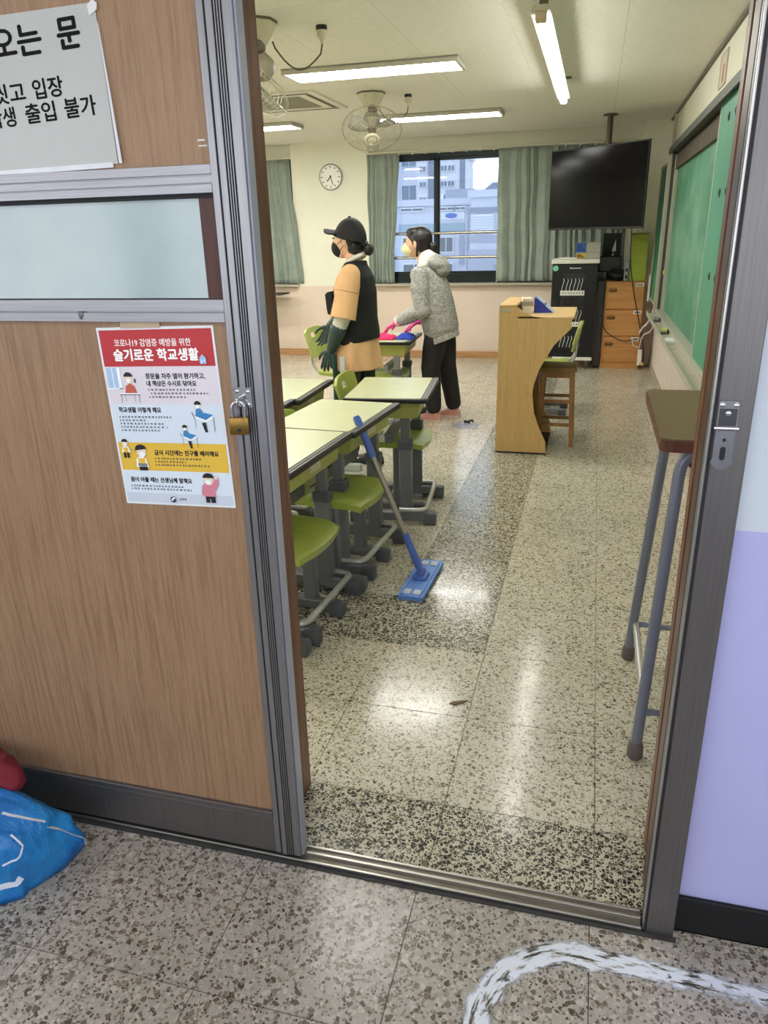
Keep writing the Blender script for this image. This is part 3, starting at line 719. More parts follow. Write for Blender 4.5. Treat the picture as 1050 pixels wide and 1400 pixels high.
# two children keeping a distance, one holding a tray
flat('picture', ink(WHI), [[(.045, .690), (.06, .655), (.11, .655), (.125, .690)]]); flat('picture', ink(SK), [EL(.083, .636, .026, .019)])
flat('picture', ink(HR), [EL(.083, .629, .029, .018, 180, 360), R4(.058, .080, .690, .722), R4(.090, .110, .690, .722)])
flat('picture', ink((226, 184, 62)), [R4(.065, .105, .662, .690)]); flat('picture', ink(WHI), [EL(.082, .645, .016, .009)])
flat('picture', ink(WHI), [[(.16, .775), (.17, .725), (.215, .705), (.26, .725), (.275, .775)]]); flat('picture', ink(SK), [EL(.225, .685, .044, .030)])
flat('picture', ink(HR), [EL(.222, .672, .052, .030, 170, 350), R4(.185, .26, .770, .794)]); flat('picture', ink(WHI), [EL(.228, .698, .028, .016)])
flat('picture', ink((226, 184, 62)), [R4(.185, .25, .722, .755)]); flat('picture', ink((120, 124, 130)), [R4(.178, .262, .752, .768)])
flat('picture', ink(LN), [[(.13, .668), (.15, .674), (.15, .676), (.13, .670)], [(.155, .677), (.17, .682), (.17, .684), (.155, .679)]])
# child holding the head
flat('picture', ink((214, 130, 150)), [[(.72, .925), (.73, .875), (.76, .855), (.83, .855), (.86, .825), (.885, .835), (.875, .87), (.84, .90), (.84, .935), (.745, .935)]])
flat('picture', ink(SK), [EL(.795, .838, .042, .030), EL(.862, .822, .016, .011)]); flat('picture', ink(HR), [EL(.795, .826, .050, .028, 180, 360), R4(.75, .835, .935, .972)])
flat('picture', ink(WHI), [EL(.79, .850, .026, .014), R4(.789, .793, .950, .972)])
flat('picture', ink((150, 190, 230)), [R4(.86, .915, .165, .195), [(.86, .165), (.887, .145), (.915, .165)]]); flat('picture', ink(WHI), [R4(.872, .880, .175, .195), R4(.894, .902, .172, .182)])
flat('emblem', ink((34, 44, 66)), [EL(.452, .962, .026, .018)]); flat('emblem', ink(WHI), [EL(.458, .958, .016, .010, 180, 360), EL(.444, .964, .010, .006)])
# tape on top
bm = B(); box(bm, .06, .15, -.0022, -.0018, PH-.002, PH+.012); obj('tape', bm, pm('clear_tape', (186, 160, 130), 0.25, coat=0.5), po)

# ------------------------------------------------------------------ paper sign in a clear sleeve on the upper panel
sg = thing('paper_sign', 'grey laminated paper sign with large black lettering on the upper door panel', 'sign', (-0.877, DY0+0.0068, 1.634)); sg.rotation_euler = (0, radians(-1.0), 0)
bobj('sheet', pm('sign_paper', (184, 183, 180), 0.35, var=0.02, coat=0.3), sg, -0.36, 0, -0.0008, 0.0, 0, 0.258)
bm = B(); 
pts = [(0.0050, 0.0), (0.0115, 0.0), (0.0085, 0.12), (0.0042, 0.228), (0.0028, 0.22), (0.0038, 0.12)]
prism(bm, pts, -0.0052, -0.0044, 'XZ'); obj('loose_sleeve_edge', bm, pm('sleeve_film', (214, 216, 222), 0.2, coat=0.6), sg)
bm = B(); prism(bm, [(-0.012, 0.238), (0.004, 0.246), (0.006, 0.256), (-0.002, 0.262), (-0.014, 0.254)], -0.003, -0.001, 'XZ'); obj('tape', bm, pm('tape_glossy', (226, 226, 226), 0.2, coat=0.6), sg)
bm = B(); box(bm, -0.3, -0.01, -0.0022, -0.0008, -0.006, 0.003); obj('sleeve_hem', bm, MATS['sleeve_film'], sg)
BK = pm('sign_ink', (10, 10, 12), 0.7, var=0.03, spec=0.2)
def stext(s, x, z, size, w, bold, tilt=1.6):
    lettering(s, size, BK, sg, T(x, -0.0012, z, rx=radians(90)) @ Matrix.Rotation(radians(tilt), 4, 'Z'), bold, width=w)
stext('오는', -0.227, 0.192, 0.056, 0.107, 0.0017)
stext('문', -0.084, 0.196, 0.056, 0.046, 0.0018)
stext('씻고', -0.247, 0.118, 0.036, 0.072, 0.0009)
stext('입장', -0.156, 0.121, 0.036, 0.065, 0.0009)
stext('학생', -0.266, 0.079, 0.036, 0.060, 0.0009)
stext('출입', -0.182, 0.082, 0.036, 0.066, 0.0009)
stext('불가', -0.095, 0.085, 0.036, 0.067, 0.0009)
# ------------------------------------------------------------------ ceiling lights
PANEL = emit('led_diffuser', (1.0, 0.985, 0.935, 1), LED)
HALL_FILL = emit('led_diffuser_corridor', (0.95, 0.97, 1.0, 1), 10.5)  # emission of the fill lamps added in the corridor
FRAMEW = pm('light_frame_white', (196, 192, 176), 0.5)
def led(label):
    t = thing('ceiling_light', label, 'ceiling light', group='flat LED ceiling lights')
    bm = B()
    for d in ((-.6, .6, -.165, -.145), (-.6, .6, .145, .165), (-.6, -.58, -.145, .145), (.58, .6, -.145, .145)): box(bm, d[0], d[1], d[2], d[3], -0.034, 0)
    obj('frame', bm, FRAMEW, t)
    bobj('diffuser', PANEL, t, -.58, .58, -.145, .145, -0.030, -0.024)
    bobj('back_plate', FRAMEW, t, -.6, .6, -.165, .165, -0.01, 0); return t
L0 = led('flat LED ceiling light nearest the door, beside the front fan'); L0.location = (-1.53, 5.50, ZC)
LL = {(0, 2): 'flat LED ceiling light behind the second fan near the window', (1, 2): 'flat LED ceiling light cut off by the left door frame'}
for i in range(4):
    for j in range(3):
        if (i, j) == (0, 1): continue
        dup(L0, (-1.53-2.03*i, 5.50+2.28*(j-1), ZC), 0, LL.get((i, j), 'flat LED ceiling light deeper in the classroom, out of the door view'))
# unseen lamps added to brighten the corridor (above and behind the camera)
for x in (-3.0, 0.2, 3.2):
    c = dup(L0, (x, 0.05, 2.6), 0, 'added unseen ceiling lamp that brightens the corridor', 'added corridor fill lamps')
    for k in children_of(c):
        if k.name.startswith('diffuser'): k.data = k.data.copy(); k.data.materials[0] = HALL_FILL
# blackboard light: two lit lengths under a slim housing
bl = thing('board_light', 'long narrow hanging light in front of the blackboard', 'ceiling light', (-0.325, 5.35, 2.43))
bm = B(); prism(bm, [(-0.046, 0.010), (0.046, 0.010), (0.03, 0.034), (-0.03, 0.034)], -1.30, 1.30, 'XZ'); obj('housing', bm, FRAMEW, bl)
for y0, y1 in ((-1.22, -0.015), (0.015, 1.28)): bobj('tube_cover', PANEL, bl, -0.022, 0.024, y0, y1, -0.026, 0.008, bev=0.006)
bobj('end_cap', pm('cap_cream', (206, 190, 156), 0.5), bl, -0.024, 0.026, -1.30, -1.22, -0.026, 0.010, bev=0.004)
for y in (-1.10, 1.05): bobj('hanger', pm('hanger_grey', (120, 114, 100), 0.5), bl, -0.02, 0.02, y-0.02, y+0.02, 0.03, ZC-2.43, bev=0.002); bobj('hanger_foot', MATS['hanger_grey'], bl, -0.06, 0.06, y-0.035, y+0.035, ZC-2.43-0.006, ZC-2.43)

# ------------------------------------------------------------------ orbit ceiling fans with wire cages
FANW = pm('fan_ivory', (206, 198, 170), 0.4); WIRE = pm('fan_wire', (196, 190, 168), 0.35, 0.5); FDARK = pm('fan_dark', (96, 88, 72), 0.5)
BLADE = NT('fan_blade'); BLADE.set(0.25); BLADE.b.inputs['Base Color'].default_value = C3(206, 206, 190); BLADE.b.inputs['Transmission Weight'].default_value = 0.6; BLADE = BLADE.m
def fan(label, x, y, tilt, az, ext, shift):
    t = thing('ceiling_fan', label, 'fan', (x, y, ZC), group='caged orbit ceiling fans')
    bm = B(); lathe(bm, [(0.115, 0), (0.115, -0.012)], 8, T(rz=pi/8)); obj('mount_plate', bm, FDARK, t)
    bm = B(); lathe(bm, [(0.11, -0.012), (0.085, -0.06), (0.06, -0.10), (0.045, -0.12)], 8, T(rz=pi/8)); obj('mount_cup', bm, FANW, t)
    bm = B(); tube(bm, [(0, 0, -0.10), (0, 0, -0.17-ext)], 0.036, 14); obj('stem', bm, FANW, t, True, auto=40)
    bm = B(); lathe(bm, [(0.03, -0.035), (0.036, 0), (0.03, 0.035)], 14, T(0.02, -0.035, -0.125, rx=radians(90))); obj('knob', bm, FDARK, t, True, auto=40)
    Mh = T(0, 0, -0.165-ext) @ Matrix.Rotation(az, 4, 'Z') @ Matrix.Rotation(tilt, 4, 'Y') @ T(0, 0, shift)
    bm = B(); lathe(bm, [(0.03, 0.02), (0.055, 0.0), (0.07, -0.03), (0.07, -0.075), (0.045, -0.10), (0.03, -0.125)], 20, Mh); obj('motor', bm, pm('fan_motor', (150, 142, 120), 0.45), t, True, auto=40)
    bm = B(); lathe(bm, [(0.026, -0.12), (0.034, -0.135), (0.03, -0.155), (0.01, -0.165)], 14, Mh); obj('hub', bm, FDARK, t, True, auto=40)
    for k in range(3):
        bm = B(); n = 8; a0 = k*2*pi/3
        A = []
        for q in range(n+1):
            f = q/n; r = 0.035+0.165*f; w = 0.5*(0.35+0.65*sin(pi*min(1, f*0.75+0.2)))
            for s in (-1, 1):
                A.append(bm.verts.new(((r)*cos(a0+w*s*0.9), r*sin(a0+w*s*0.9), -0.14+0.018*s)))
        for q in range(n): bm.faces.new((A[2*q], A[2*q+1], A[2*q+3], A[2*q+2]))
        bm.normal_update(); bmesh.ops.solidify(bm, geom=bm.faces[:], thickness=0.002)
        bmesh.ops.transform(bm, matrix=Mh, verts=bm.verts); obj('blade', bm, BLADE, t, True)
    def ring(bm, r, z, w=0.002):
        tube(bm, [Mh @ Vector((r*cos(2*pi*k/40), r*sin(2*pi*k/40), z)) for k in range(40)], w, 5, closed=True)
    bm = B(); ring(bm, 0.236, -0.13, 0.0042); obj('cage_rim', bm, pm('fan_rim', (160, 152, 128), 0.4, 0.3), t)
    bm = B()
    for k in range(48):
        a = 2*pi*k/48
        tube(bm, [Mh @ Vector((r*cos(a), r*sin(a), z)) for r, z in ((0.06, -0.055), (0.15, -0.055), (0.21, -0.085), (0.236, -0.13))], 0.0011, 3, caps=False)
    for r, z in ((0.12, -0.055), (0.19, -0.073)): ring(bm, r, z, 0.0016)
    obj('rear_cage', bm, WIRE, t)
    bm = B()
    for k in range(48):
        a = 2*pi*k/48
        tube(bm, [Mh @ Vector((r*cos(a), r*sin(a), z)) for r, z in ((0.236, -0.13), (0.21, -0.18), (0.14, -0.215), (0.06, -0.225))], 0.0011, 3, caps=False)
    for r, z in ((0.19, -0.193), (0.12, -0.219)): ring(bm, r, z, 0.0016)
    obj('front_cage', bm, WIRE, t)
    bm = B(); lathe(bm, [(0.062, -0.222), (0.06, -0.232), (0.046, -0.236)], 24, Mh, cap=False); lathe(bm, [(0.036, -0.232), (0.02, -0.238), (0.002, -0.238)], 24, Mh); obj('cage_badge', bm, FANW, t, True, auto=40)
    return t
fan('ivory caged ceiling fan cut off by the left door frame', -1.79, 4.17, radians(42), radians(10), 0.06, 0.07)
fan('ivory caged ceiling fan hanging above the woman in the cap', -1.81, 6.42, radians(36), radians(106), 0.0, 0.0)
def ceiling_socket(label, clabel, x, y, fx, fy, sag):
    t = thing('ceiling_socket', label, 'socket', (x, y, ZC), group='round ceiling sockets')
    bm = B(); lathe(bm, [(0.03, 0), (0.03, -0.022)], 16); obj('socket_ring', bm, pm('socket_black', (22, 22, 22), 0.5), t, True, auto=40)
    bm = B(); lathe(bm, [(0.028, -0.022), (0.027, -0.05), (0.018, -0.062)], 16); lathe(bm, [(0.012, -0.062), (0.008, -0.085)], 10); obj('plug', bm, FANW, t, True, auto=40)
    c = [(x, y, ZC-0.085), (x-0.01, y, ZC-0.13)]
    for k in range(1, 12):
        f = k/12; c.append((x-0.01+(fx-x)*f, y+(fy-y)*f, ZC-0.13-sag*sin(pi*f)+0.03*f))
    c.append((fx, fy, ZC-0.10))
    bm = B(); bmesh.ops.translate(bm, verts=tube(bm, c, 0.0045, 6), vec=(-x, -y, -ZC)); o = obj('fan_cable', bm, pm('cable_olive', (88, 82, 62), 0.5), None, True, loc=(x, y, ZC)); tag(o, clabel, 'cable', 'fan cables')
ceiling_socket('round ceiling socket right of the front fan', 'dark cable looping from the front fan to its socket', -1.50, 4.38, -1.70, 4.17, 0.10)
ceiling_socket('round ceiling socket right of the farther fan', 'dark cable looping from the farther fan to its socket', -1.555, 6.62, -1.75, 6.42, 0.10)
# ceiling hatch outline
ch = thing('ceiling_air_unit', 'flat square ceiling air unit with a grey grille behind the front fan', 'air unit', (-2.65, 6.56, ZC))
bm = B()
for d in ((-.46, .46, -.46, -.29), (-.46, .46, .29, .46), (-.46, -.29, -.29, .29), (.29, .46, -.29, .29)): box(bm, *d, -0.014, 0)
obj('panel', bm, pm('air_unit_white', (222, 219, 202), 0.5), ch)
for k in range(14): bobj('grille_slat', pm('air_grille_grey', (150, 146, 126), 0.6), ch, -.285, .285, -.28+k*.0405, -.28+k*.0405+.026, -0.013, -0.004)
bobj('grille_back', pm('air_grille_dark', (96, 92, 78), 0.8), ch, -.29, .29, -.29, .29, -0.004, 0)
for d in ((-.40, .40, -.40, -.36), (-.40, .40, .36, .40), (-.40, -.36, -.34, .34), (.36, .40, -.34, .34)): bobj('air_outlet', MATS['air_grille_dark'], ch, *d, -0.0150, -0.012)

# ------------------------------------------------------------------ wall clock
ck = thing('wall_clock', 'round white wall clock on the cream pier', 'clock', (-3.185, YB-0.046, 2.155)); ck.rotation_euler = (radians(90), 0, 0)
bm = B(); lathe(bm, [(0.148, 0), (0.150, 0.02), (0.145, 0.032), (0.136, 0.034), (0.134, 0.026)], 40, cap=False); obj('rim', bm, pm('clock_rim', (168, 170, 172), 0.3, 0.7), ck, True, auto=40)
bm = B(); lathe(bm, [(0.136, 0.0), (0.136, 0.022)], 40); obj('dial', bm, pm('clock_dial', (238, 238, 230), 0.5, var=0.01), ck)
bm = B()
for k in range(12):
    a = 2*pi*k/12; M = T(0.112*sin(a), 0.112*cos(a), 0.0225, rz=-a); box(bm, -0.006, 0.006, -0.009, 0.009, 0, 0.0006, M=M)
obj('hour_mark', bm, pm('clock_ink', (60, 60, 60), 0.5), ck)
for a, l, w in ((radians(224), 0.065, 0.006), (radians(162), 0.095, 0.0045)):
    bm = B(); box(bm, -w, w, -0.018, l, 0.024, 0.0255, M=Matrix.Rotation(-a, 4, 'Z')); obj('hand', bm, MATS['clock_ink'], ck)
bm = B(); lathe(bm, [(0.008, 0.024), (0.008, 0.028)], 12); obj('hand_boss', bm, MATS['clock_ink'], ck)

# ------------------------------------------------------------------ blackboard on the right wall
GREEN = NT('chalkboard_green'); GREEN.set(0.55, 0, 0.35)
_v = GREEN.coord('World', (1, 0.5, 1)); _f = GREEN.noise(_v, 2.6, 6, 0.65)
_w = GREEN.coord('World', (1, 0.42, 0.6)); _g = GREEN.noise(_w, 1.5, 5, 0.6)
_c = GREEN.ramp(_f, [(0.3, C3(66, 124, 96)), (0.7, C3(82, 142, 112))])
_s = GREEN.ramp(_g, [(0.46, (0, 0, 0, 1)), (0.70, (0.6, 0.6, 0.6, 1))])
GREEN.l(GREEN.mix(_s, _c, C3(176, 206, 184)), GREEN.b.inputs['Base Color']); GREEN_MAIN = GREEN.m
GREEN_WING = pm('chalkboard_green_wing', (50, 128, 94), 0.5, var=0.08, scale=3)
BF = pm('board_frame_alu', (184, 180, 164), 0.45, 0.25); BFD = pm('board_frame_dark', (74, 80, 70), 0.5, 0.3)
bb = thing('blackboard', 'long green sliding chalkboard on the right wall', 'blackboard', (XR, 6.0, 0.72))
y0, y1 = -2.6, 1.70; H = 1.42
bobj('writing_surface', GREEN_MAIN, bb, -0.030, -0.004, y0, y1, 0.04, H-0.14)
bobj('back_board', BFD, bb, -0.010, 0, y0, y1+0.02, 0, H)
bobj('top_box', BFD, bb, -0.11, -0.0, y0, y1+0.03, H-0.03, H); bobj('top_fascia', BFD, bb, -0.118, -0.110, y0, y1+0.03, H-0.045, H+0.004)
bobj('roller_strip', pm('roller_brown', (78, 70, 54), 0.8, var=0.35, scale=25), bb, -0.055, -0.03, y0, y1, H-0.17, H-0.05)  # mottled dark brown strip in the top recess
bobj('end_frame', BF, bb, -0.118, 0, y1, y1+0.03, 0, H, bev=0.002); bobj('end_frame', BFD, bb, -0.085, -0.02, y1-0.03, y1, 0, H, bev=0.002); bobj('end_frame', BF, bb, -0.06, -0.02, y1-0.07, y1-0.045, 0, H-0.05, bev=0.002)
bobj('bottom_frame', BF, bb, -0.10, 0, y0, y1+0.03, 0, 0.045, bev=0.002)
bobj('tray_lip', pm('tray_steel', (176, 170, 154), 0.5, 0.1, var=0.15, scale=20), bb, -0.17, -0.09, y0, y1+0.03, -0.012, 0.004, bev=0.002); bobj('tray_edge', BF, bb, -0.175, -0.168, y0, y1+0.03, -0.012, 0.022)
pn = bobj('sliding_panel', pm('chalkboard_green_panel', (76, 146, 116), 0.45, var=0.08, scale=3), bb, -0.082, -0.070, y0, -1.17, 0.04, H-0.02); pn['label'] = 'plain green sliding panel with round black pulls'
bobj('panel_edge', BF, pn, -0.084, -0.068, -1.185, -1.165, 0.03, H-0.02, bev=0.001)
for dy in (-1.50, -1.72):
    for z in (0.52, 0.935, 1.29):
        bm = B(); lathe(bm, [(0.021, 0), (0.021, 0.004), (0.014, 0.005), (0.012, 0.002)], 18, T(-0.082, dy, z, ry=radians(-90))); obj('pull', bm, pm('pull_black', (14, 16, 16), 0.3), pn, True, auto=40)
# wing at the far end
wg = thing('side_board', 'narrow green side board at the far end of the blackboard', 'blackboard', (XR, 8.27, 0.775))
bobj('surface', GREEN_WING, wg, -0.09, -0.012, -0.52, 0.48, 0.02, 1.26); bobj('edge_frame', BF, wg, -0.098, 0, 0.475, 0.495, 0, 1.28, bev=0.002); bobj('edge_frame', BF, wg, -0.098, 0, -0.52, 0.475, 1.255, 1.28); bobj('edge_frame', BF, wg, -0.098, 0, -0.52, 0.475, 0, 0.022)
bobj('back_board', BFD, wg, -0.014, 0, -0.52, 0.48, 0.0, 1.27)
# white strip leaning by it, chalk things on the tray
tag(bobj('white_ruler', pm('ruler_white', (222, 220, 208), 0.5), None, 0.560, 0.575, 8.60, 8.68, 0.755, 1.02, bev=0.002), 'white board strip standing at the far end of the blackboard', 'ruler')
def eraser(label, y, m):
    t = thing('board_eraser', label, 'eraser', (XR-0.13, y, 0.724), rz=radians(84))
    bobj('felt', pm('felt_grey', (90, 92, 92), 0.95), t, -0.06, 0.06, -0.025, 0.025, 0, 0.02); bobj('grip', m, t, -0.06, 0.06, -0.022, 0.022, 0.02, 0.038, bev=0.004)
eraser('grey board eraser on the chalk tray near its far end', 7.02, pm('eraser_grey', (140, 146, 150), 0.5))
eraser('yellow-green board eraser in the middle of the chalk tray', 6.2, pm('eraser_yellow', (190, 196, 110), 0.5))
tag(bobj('chalk_box', pm('chalk_box_white', (216, 218, 210), 0.6), None, XR-0.16, XR-0.10, 5.62, 5.80, 0.724, 0.745, bev=0.003), 'flat white chalk box on the near end of the tray', 'box')
mg = B(); lathe(mg, [(0.018, 0), (0.018, 0.006), (0.012, 0.008)], 16, T(0, 0, 0, ry=radians(-90))); tag(obj('magnet', mg, pm('magnet_yellow', (226, 206, 40), 0.4), None, True, auto=40, loc=(XR-0.061, 7.64, 1.10)), 'round yellow magnet on the blackboard end frame', 'magnet')
# framed paper high on the wall
fp = thing('wall_notice', 'faded notice in a thin frame above the blackboard', 'notice', (XR, 5.58, 2.30))
bobj('sheet', pm('notice_paper', (216, 206, 190), 0.6), fp, -0.005, 0, -0.13, 0.13, 0, 0.18); bobj('stripe', pm('notice_red', (176, 110, 96), 0.6), fp, -0.0056, -0.004, -0.03, 0.03, 0.02, 0.12)
bm = B()
for d in ((-.135, .135, -.005, .003), (-.135, .135, .178, .186)): box(bm, -0.008, 0, d[0], d[1], d[2], d[3])
for s in (-1, 1): box(bm, -0.008, 0, s*.132-.004, s*.132+.004, 0, .18)
obj('frame', bm, BF, fp)
tag(bobj('wall_conduit', pm('conduit_cream', (200, 194, 172), 0.5), None, XR-0.03, XR, 8.60, 8.63, 2.15, ZC-0.02, bev=0.003), 'cream vertical conduit rising from the blackboard end to the ceiling', 'conduit')
# socket plate and vent low on the right wall
sp = thing('wall_outlet', 'white wall plate with dark slots below the chalk tray', 'outlet', (XR, 5.05, 0.60))
bobj('plate', pm('plate_white', (214, 210, 196), 0.5), sp, -0.012, 0, -0.16, 0.16, -0.06, 0.06, bev=0.003)
for y in (-.1, 0, .1): bobj('slot', GAP, sp, -0.014, -0.010, y-.02, y+.02, -0.02, 0.02)

# ------------------------------------------------------------------ television on a ceiling pole
tvA, tvB = Vector((-0.515, 8.66)), Vector((0.405, 7.88))
tc = (tvA+tvB)/2; ta = math.atan2(tvB.y-tvA.y, tvB.x-tvA.x); tw = (tvB-tvA).length
tv = thing('television', 'large black flat television hanging from a ceiling pole in the corner', 'television', (tc.x, tc.y, 1.485), rz=ta)
bobj('casing', pm('tv_plastic', (14, 14, 16), 0.45), tv, -tw/2, tw/2, 0, 0.022, 0, 0.765, bev=0.004)
bobj('screen', pm('tv_screen', (5, 5, 7), 0.10, var=0.02, spec=0.12), tv, -tw/2+0.012, tw/2-0.012, -0.003, 0.001, 0.022, 0.753)
bobj('rear_box', pm('tv_plastic', (14, 14, 16)), tv, -0.3, 0.3, 0.022, 0.06, 0.1, 0.6, bev=0.01)
mp = thing('television_mount', 'grey ceiling pole that carries the television', 'mount', (0.045, 8.52, ZC))
bm = B(); tube(bm, [(0, 0, 0), (0, 0, -0.75)], 0.028, 12); obj('pole', bm, pm('pole_grey', (96, 90, 78), 0.45, 0.4), mp, True, auto=40)
bm = B(); lathe(bm, [(0.07, 0), (0.07, -0.012)], 20); obj('ceiling_flange', bm, MATS['pole_grey'], mp)
bobj('bracket', MATS['pole_grey'], mp, -0.2, 0.05, -0.12, -0.03, -0.75, -0.55, bev=0.004)

# ------------------------------------------------------------------ tablet charging cabinet
BLKC = pm('cabinet_black', (18, 18, 20), 0.35, var=0.1); WHS = pm('white_board', (226, 224, 214), 0.5)
cc = thing('charging_cabinet', 'black tablet charging cabinet on castors with a glazed door', 'cabinet', (-0.20, 8.98, 0))
x0, x1, z0, z1 = -0.25, 0.235, 0.10, 1.14; d = 0.21
bm = B(); box(bm, x0, x1, -d, d, z0+0.03, z1); obj('body', bm, BLKC, cc)
bobj('top_board', WHS, cc, x0-0.012, x1+0.012, -d-0.03, d, z1, z1+0.045, bev=0.006); bobj('base_board', WHS, cc, x0+0.05, x1, -d-0.03, d, z0-0.002, z0+0.035, bev=0.006)
# the glazed door with shelves showing through
dr = bobj('door', BLKC, cc, x0+0.01, x1-0.01, -d-0.03, -d-0.001, z0+0.05, z1-0.01, bev=0.003)
DKG = pm('cabinet_recess', (34, 36, 38), 0.25, coat=0.3)
for a, b in ((0.86, 1.045), (0.60, 0.835), (0.24, 0.52)): bobj('glass_panel', DKG, dr, -0.150, 0.105, -d-0.034, -d-0.029, a, b)
for z in (0.86, 0.525): bobj('shelf_front', WHS, dr, -0.152, 0.107, -d-0.040, -d-0.030, z-0.052, z, bev=0.002)
bm = B(); rnd = random.Random(3)
for z, n in ((0.862, 6), (0.527, 6), (0.245, 5)):
    for k in range(n):
        x = -0.135+0.04*k+rnd.uniform(-.006, .006)
        tube(bm, [(x, -d-0.036, z), (x+0.008, -d-0.038, z+0.05), (x+0.022, -d-0.038, z+0.10), (x+0.016, -d-0.038, z+0.125)], 0.0032, 5)
obj('charging_cable', bm, pm('cable_white', (216, 216, 214), 0.5), dr)['kind'] = 'stuff'
bm = B(); 
for k in range(8): box(bm, -0.13+k*0.03, -0.118+k*0.03, -d-0.0412, -d-0.0405, 0.825, 0.845)
for k in range(4): box(bm, -0.02+k*0.03, -0.008+k*0.03, -d-0.0412, -d-0.0405, 0.49, 0.51)
obj('shelf_number', bm, pm('print_grey', (130, 132, 134), 0.6), dr)
bm = B(); lathe(bm, [(0.030, 0), (0.030, 0.001)], 20, T(x0+0.035, -d-0.030, z1-0.045, rx=radians(90))); s = obj('sticker', bm, pm('sticker_mint', (120, 206, 176), 0.5), dr); s['label'] = 'round mint green sticker'
bm = B(); lathe(bm, [(0.009, 0), (0.009, 0.001)], 12, T(-0.055, -d-0.030, z1-0.045, rx=radians(90))); box(bm, -0.044, 0.055, -d-0.0312, -d-0.030, z1-0.050, z1-0.041); obj('maker_mark', bm, WHS, dr)
bobj('door_lock', pm('lock_dark', (44, 44, 48), 0.4, 0.4), dr, x0+0.03, x0+0.07, -d-0.042, -d-0.03, 0.63, 0.76, bev=0.003)
for x in (x0+0.06, x1-0.06):
    for y in (-d+0.05, d-0.05):
        bm = B(); lathe(bm, [(0.036, -0.014), (0.045, -0.008), (0.045, 0.008), (0.036, 0.014)], 16, T(x, y, 0.045, ry=radians(90))); w = obj('castor', bm, pm('castor_grey', (90, 90, 92), 0.5), cc, True, auto=40)
        bobj('castor_fork', ZN, w, x-0.02, x+0.02, y-0.025, y+0.025, 0.06, 0.10)
# stacked boxes on it
tag(bobj('flat_case', WHS, None, -0.40, -0.20, 8.86, 9.02, 1.186, 1.200, bev=0.002), 'thin white case lying on the charging cabinet', 'case')
def carton(label, x0, x1, y0, y1, z0, z1, m, face):
    t = thing('carton', label, 'box', ((x0+x1)/2, (y0+y1)/2, z0)); hx, hy = (x1-x0)/2, (y1-y0)/2
    bobj('body', m, t, -hx, hx, -hy, hy, 0, z1-z0, bev=0.003); bobj('label_panel', face, t, -hx-0.001, -hx+(x1-x0)*0.42, -hy-0.0012, -hy, 0.004, z1-z0-0.004)
    bm = B()
    for k in range(3): box(bm, -hx+0.012, -hx+0.012+(x1-x0)*(0.3-0.06*k), -hy-0.0018, -hy-0.0012, (z1-z0)*(0.25+0.2*k), (z1-z0)*(0.25+0.2*k)+0.008)
    obj('print', bm, pm('print_dark', (44, 50, 70), 0.6), t)
CRT = pm('carton_cream', (200, 198, 182), 0.6)
carton('low cream carton with a yellow label under the blue-labelled one', -0.215, 0.045, 8.88, 9.1, 1.186, 1.245, CRT, pm('label_yellow', (224, 190, 60), 0.5))
carton('cream carton with a blue label on top of the yellow-labelled one', -0.215, 0.045, 8.88, 9.1, 1.246, 1.355, CRT, pm('label_blue', (66, 106, 190), 0.5))
# dark slim case between the two cabinets
tw_ = thing('slim_tower', 'dark slim metal case between charging cabinet and drawer cabinet', 'case', (0.085, 9.05, 0)); bobj('body', pm('tower_dark', (58, 56, 54), 0.45), tw_, -0.042, 0.036, -0.2, 0.15, 0.03, 0.95, bev=0.004); bobj('foot', GAP, tw_, -0.035, 0.03, -0.18, 0.12, 0, 0.03); bobj('seam', GAP, tw_, -0.043, 0.037, -0.201, -0.198, 0.58, 0.584)

# ------------------------------------------------------------------ three-drawer wooden cabinet
OAK = wood('drawer_wood', (204, 150, 90), (188, 132, 74), 0.8, 0.42, axis='X')
fc = thing('drawer_cabinet', 'orange-brown wooden cabinet of three drawers in the corner', 'cabinet', (0.335, 9.0, 0))
hw, dp = 0.205, 0.145
bobj('body', OAK, fc, -hw, hw, -dp, dp, 0, 0.945, bev=0.003); bobj('plinth', OAK, fc, -hw, hw, -dp-0.012, -dp, 0, 0.07)
for k, z in enumerate((0.075, 0.365, 0.655)):
    q = bobj('drawer', OAK, fc, -hw+0.014, hw-0.006, -dp-0.02, -dp-0.001, z, z+0.282, bev=0.003)
    bm = B(); tube(bm, bend([(-0.165, -dp-0.022, z+0.20), (-0.165, -dp-0.034, z+0.20), (-0.09, -dp-0.034, z+0.20), (-0.09, -dp-0.022, z+0.20)], 0.01), 0.006, 6); tube(bm, bend([(-0.165, -dp-0.024, z+0.183), (-0.09, -dp-0.024, z+0.183), (-0.09, -dp-0.024, z+0.217), (-0.165, -dp-0.024, z+0.217)], 0.006), 0.003, 6, closed=True); obj('pull', bm, pm('pull_bronze', (86, 66, 42), 0.4, 0.6), q, True, auto=40)
    bobj('name_card', pm('card_white', (226, 220, 204), 0.5), q, hw-0.10, hw-0.012, -dp-0.0225, -dp-0.0195, z+0.235, z+0.275)
    bm = B()
    for c in range(4): box(bm, hw-0.085+c*0.016, hw-0.074+c*0.016, -dp-0.0232, -dp-0.0224, z+0.247, z+0.262)
    obj('card_print', bm, pm('print_dark', (44, 50, 70)), q)
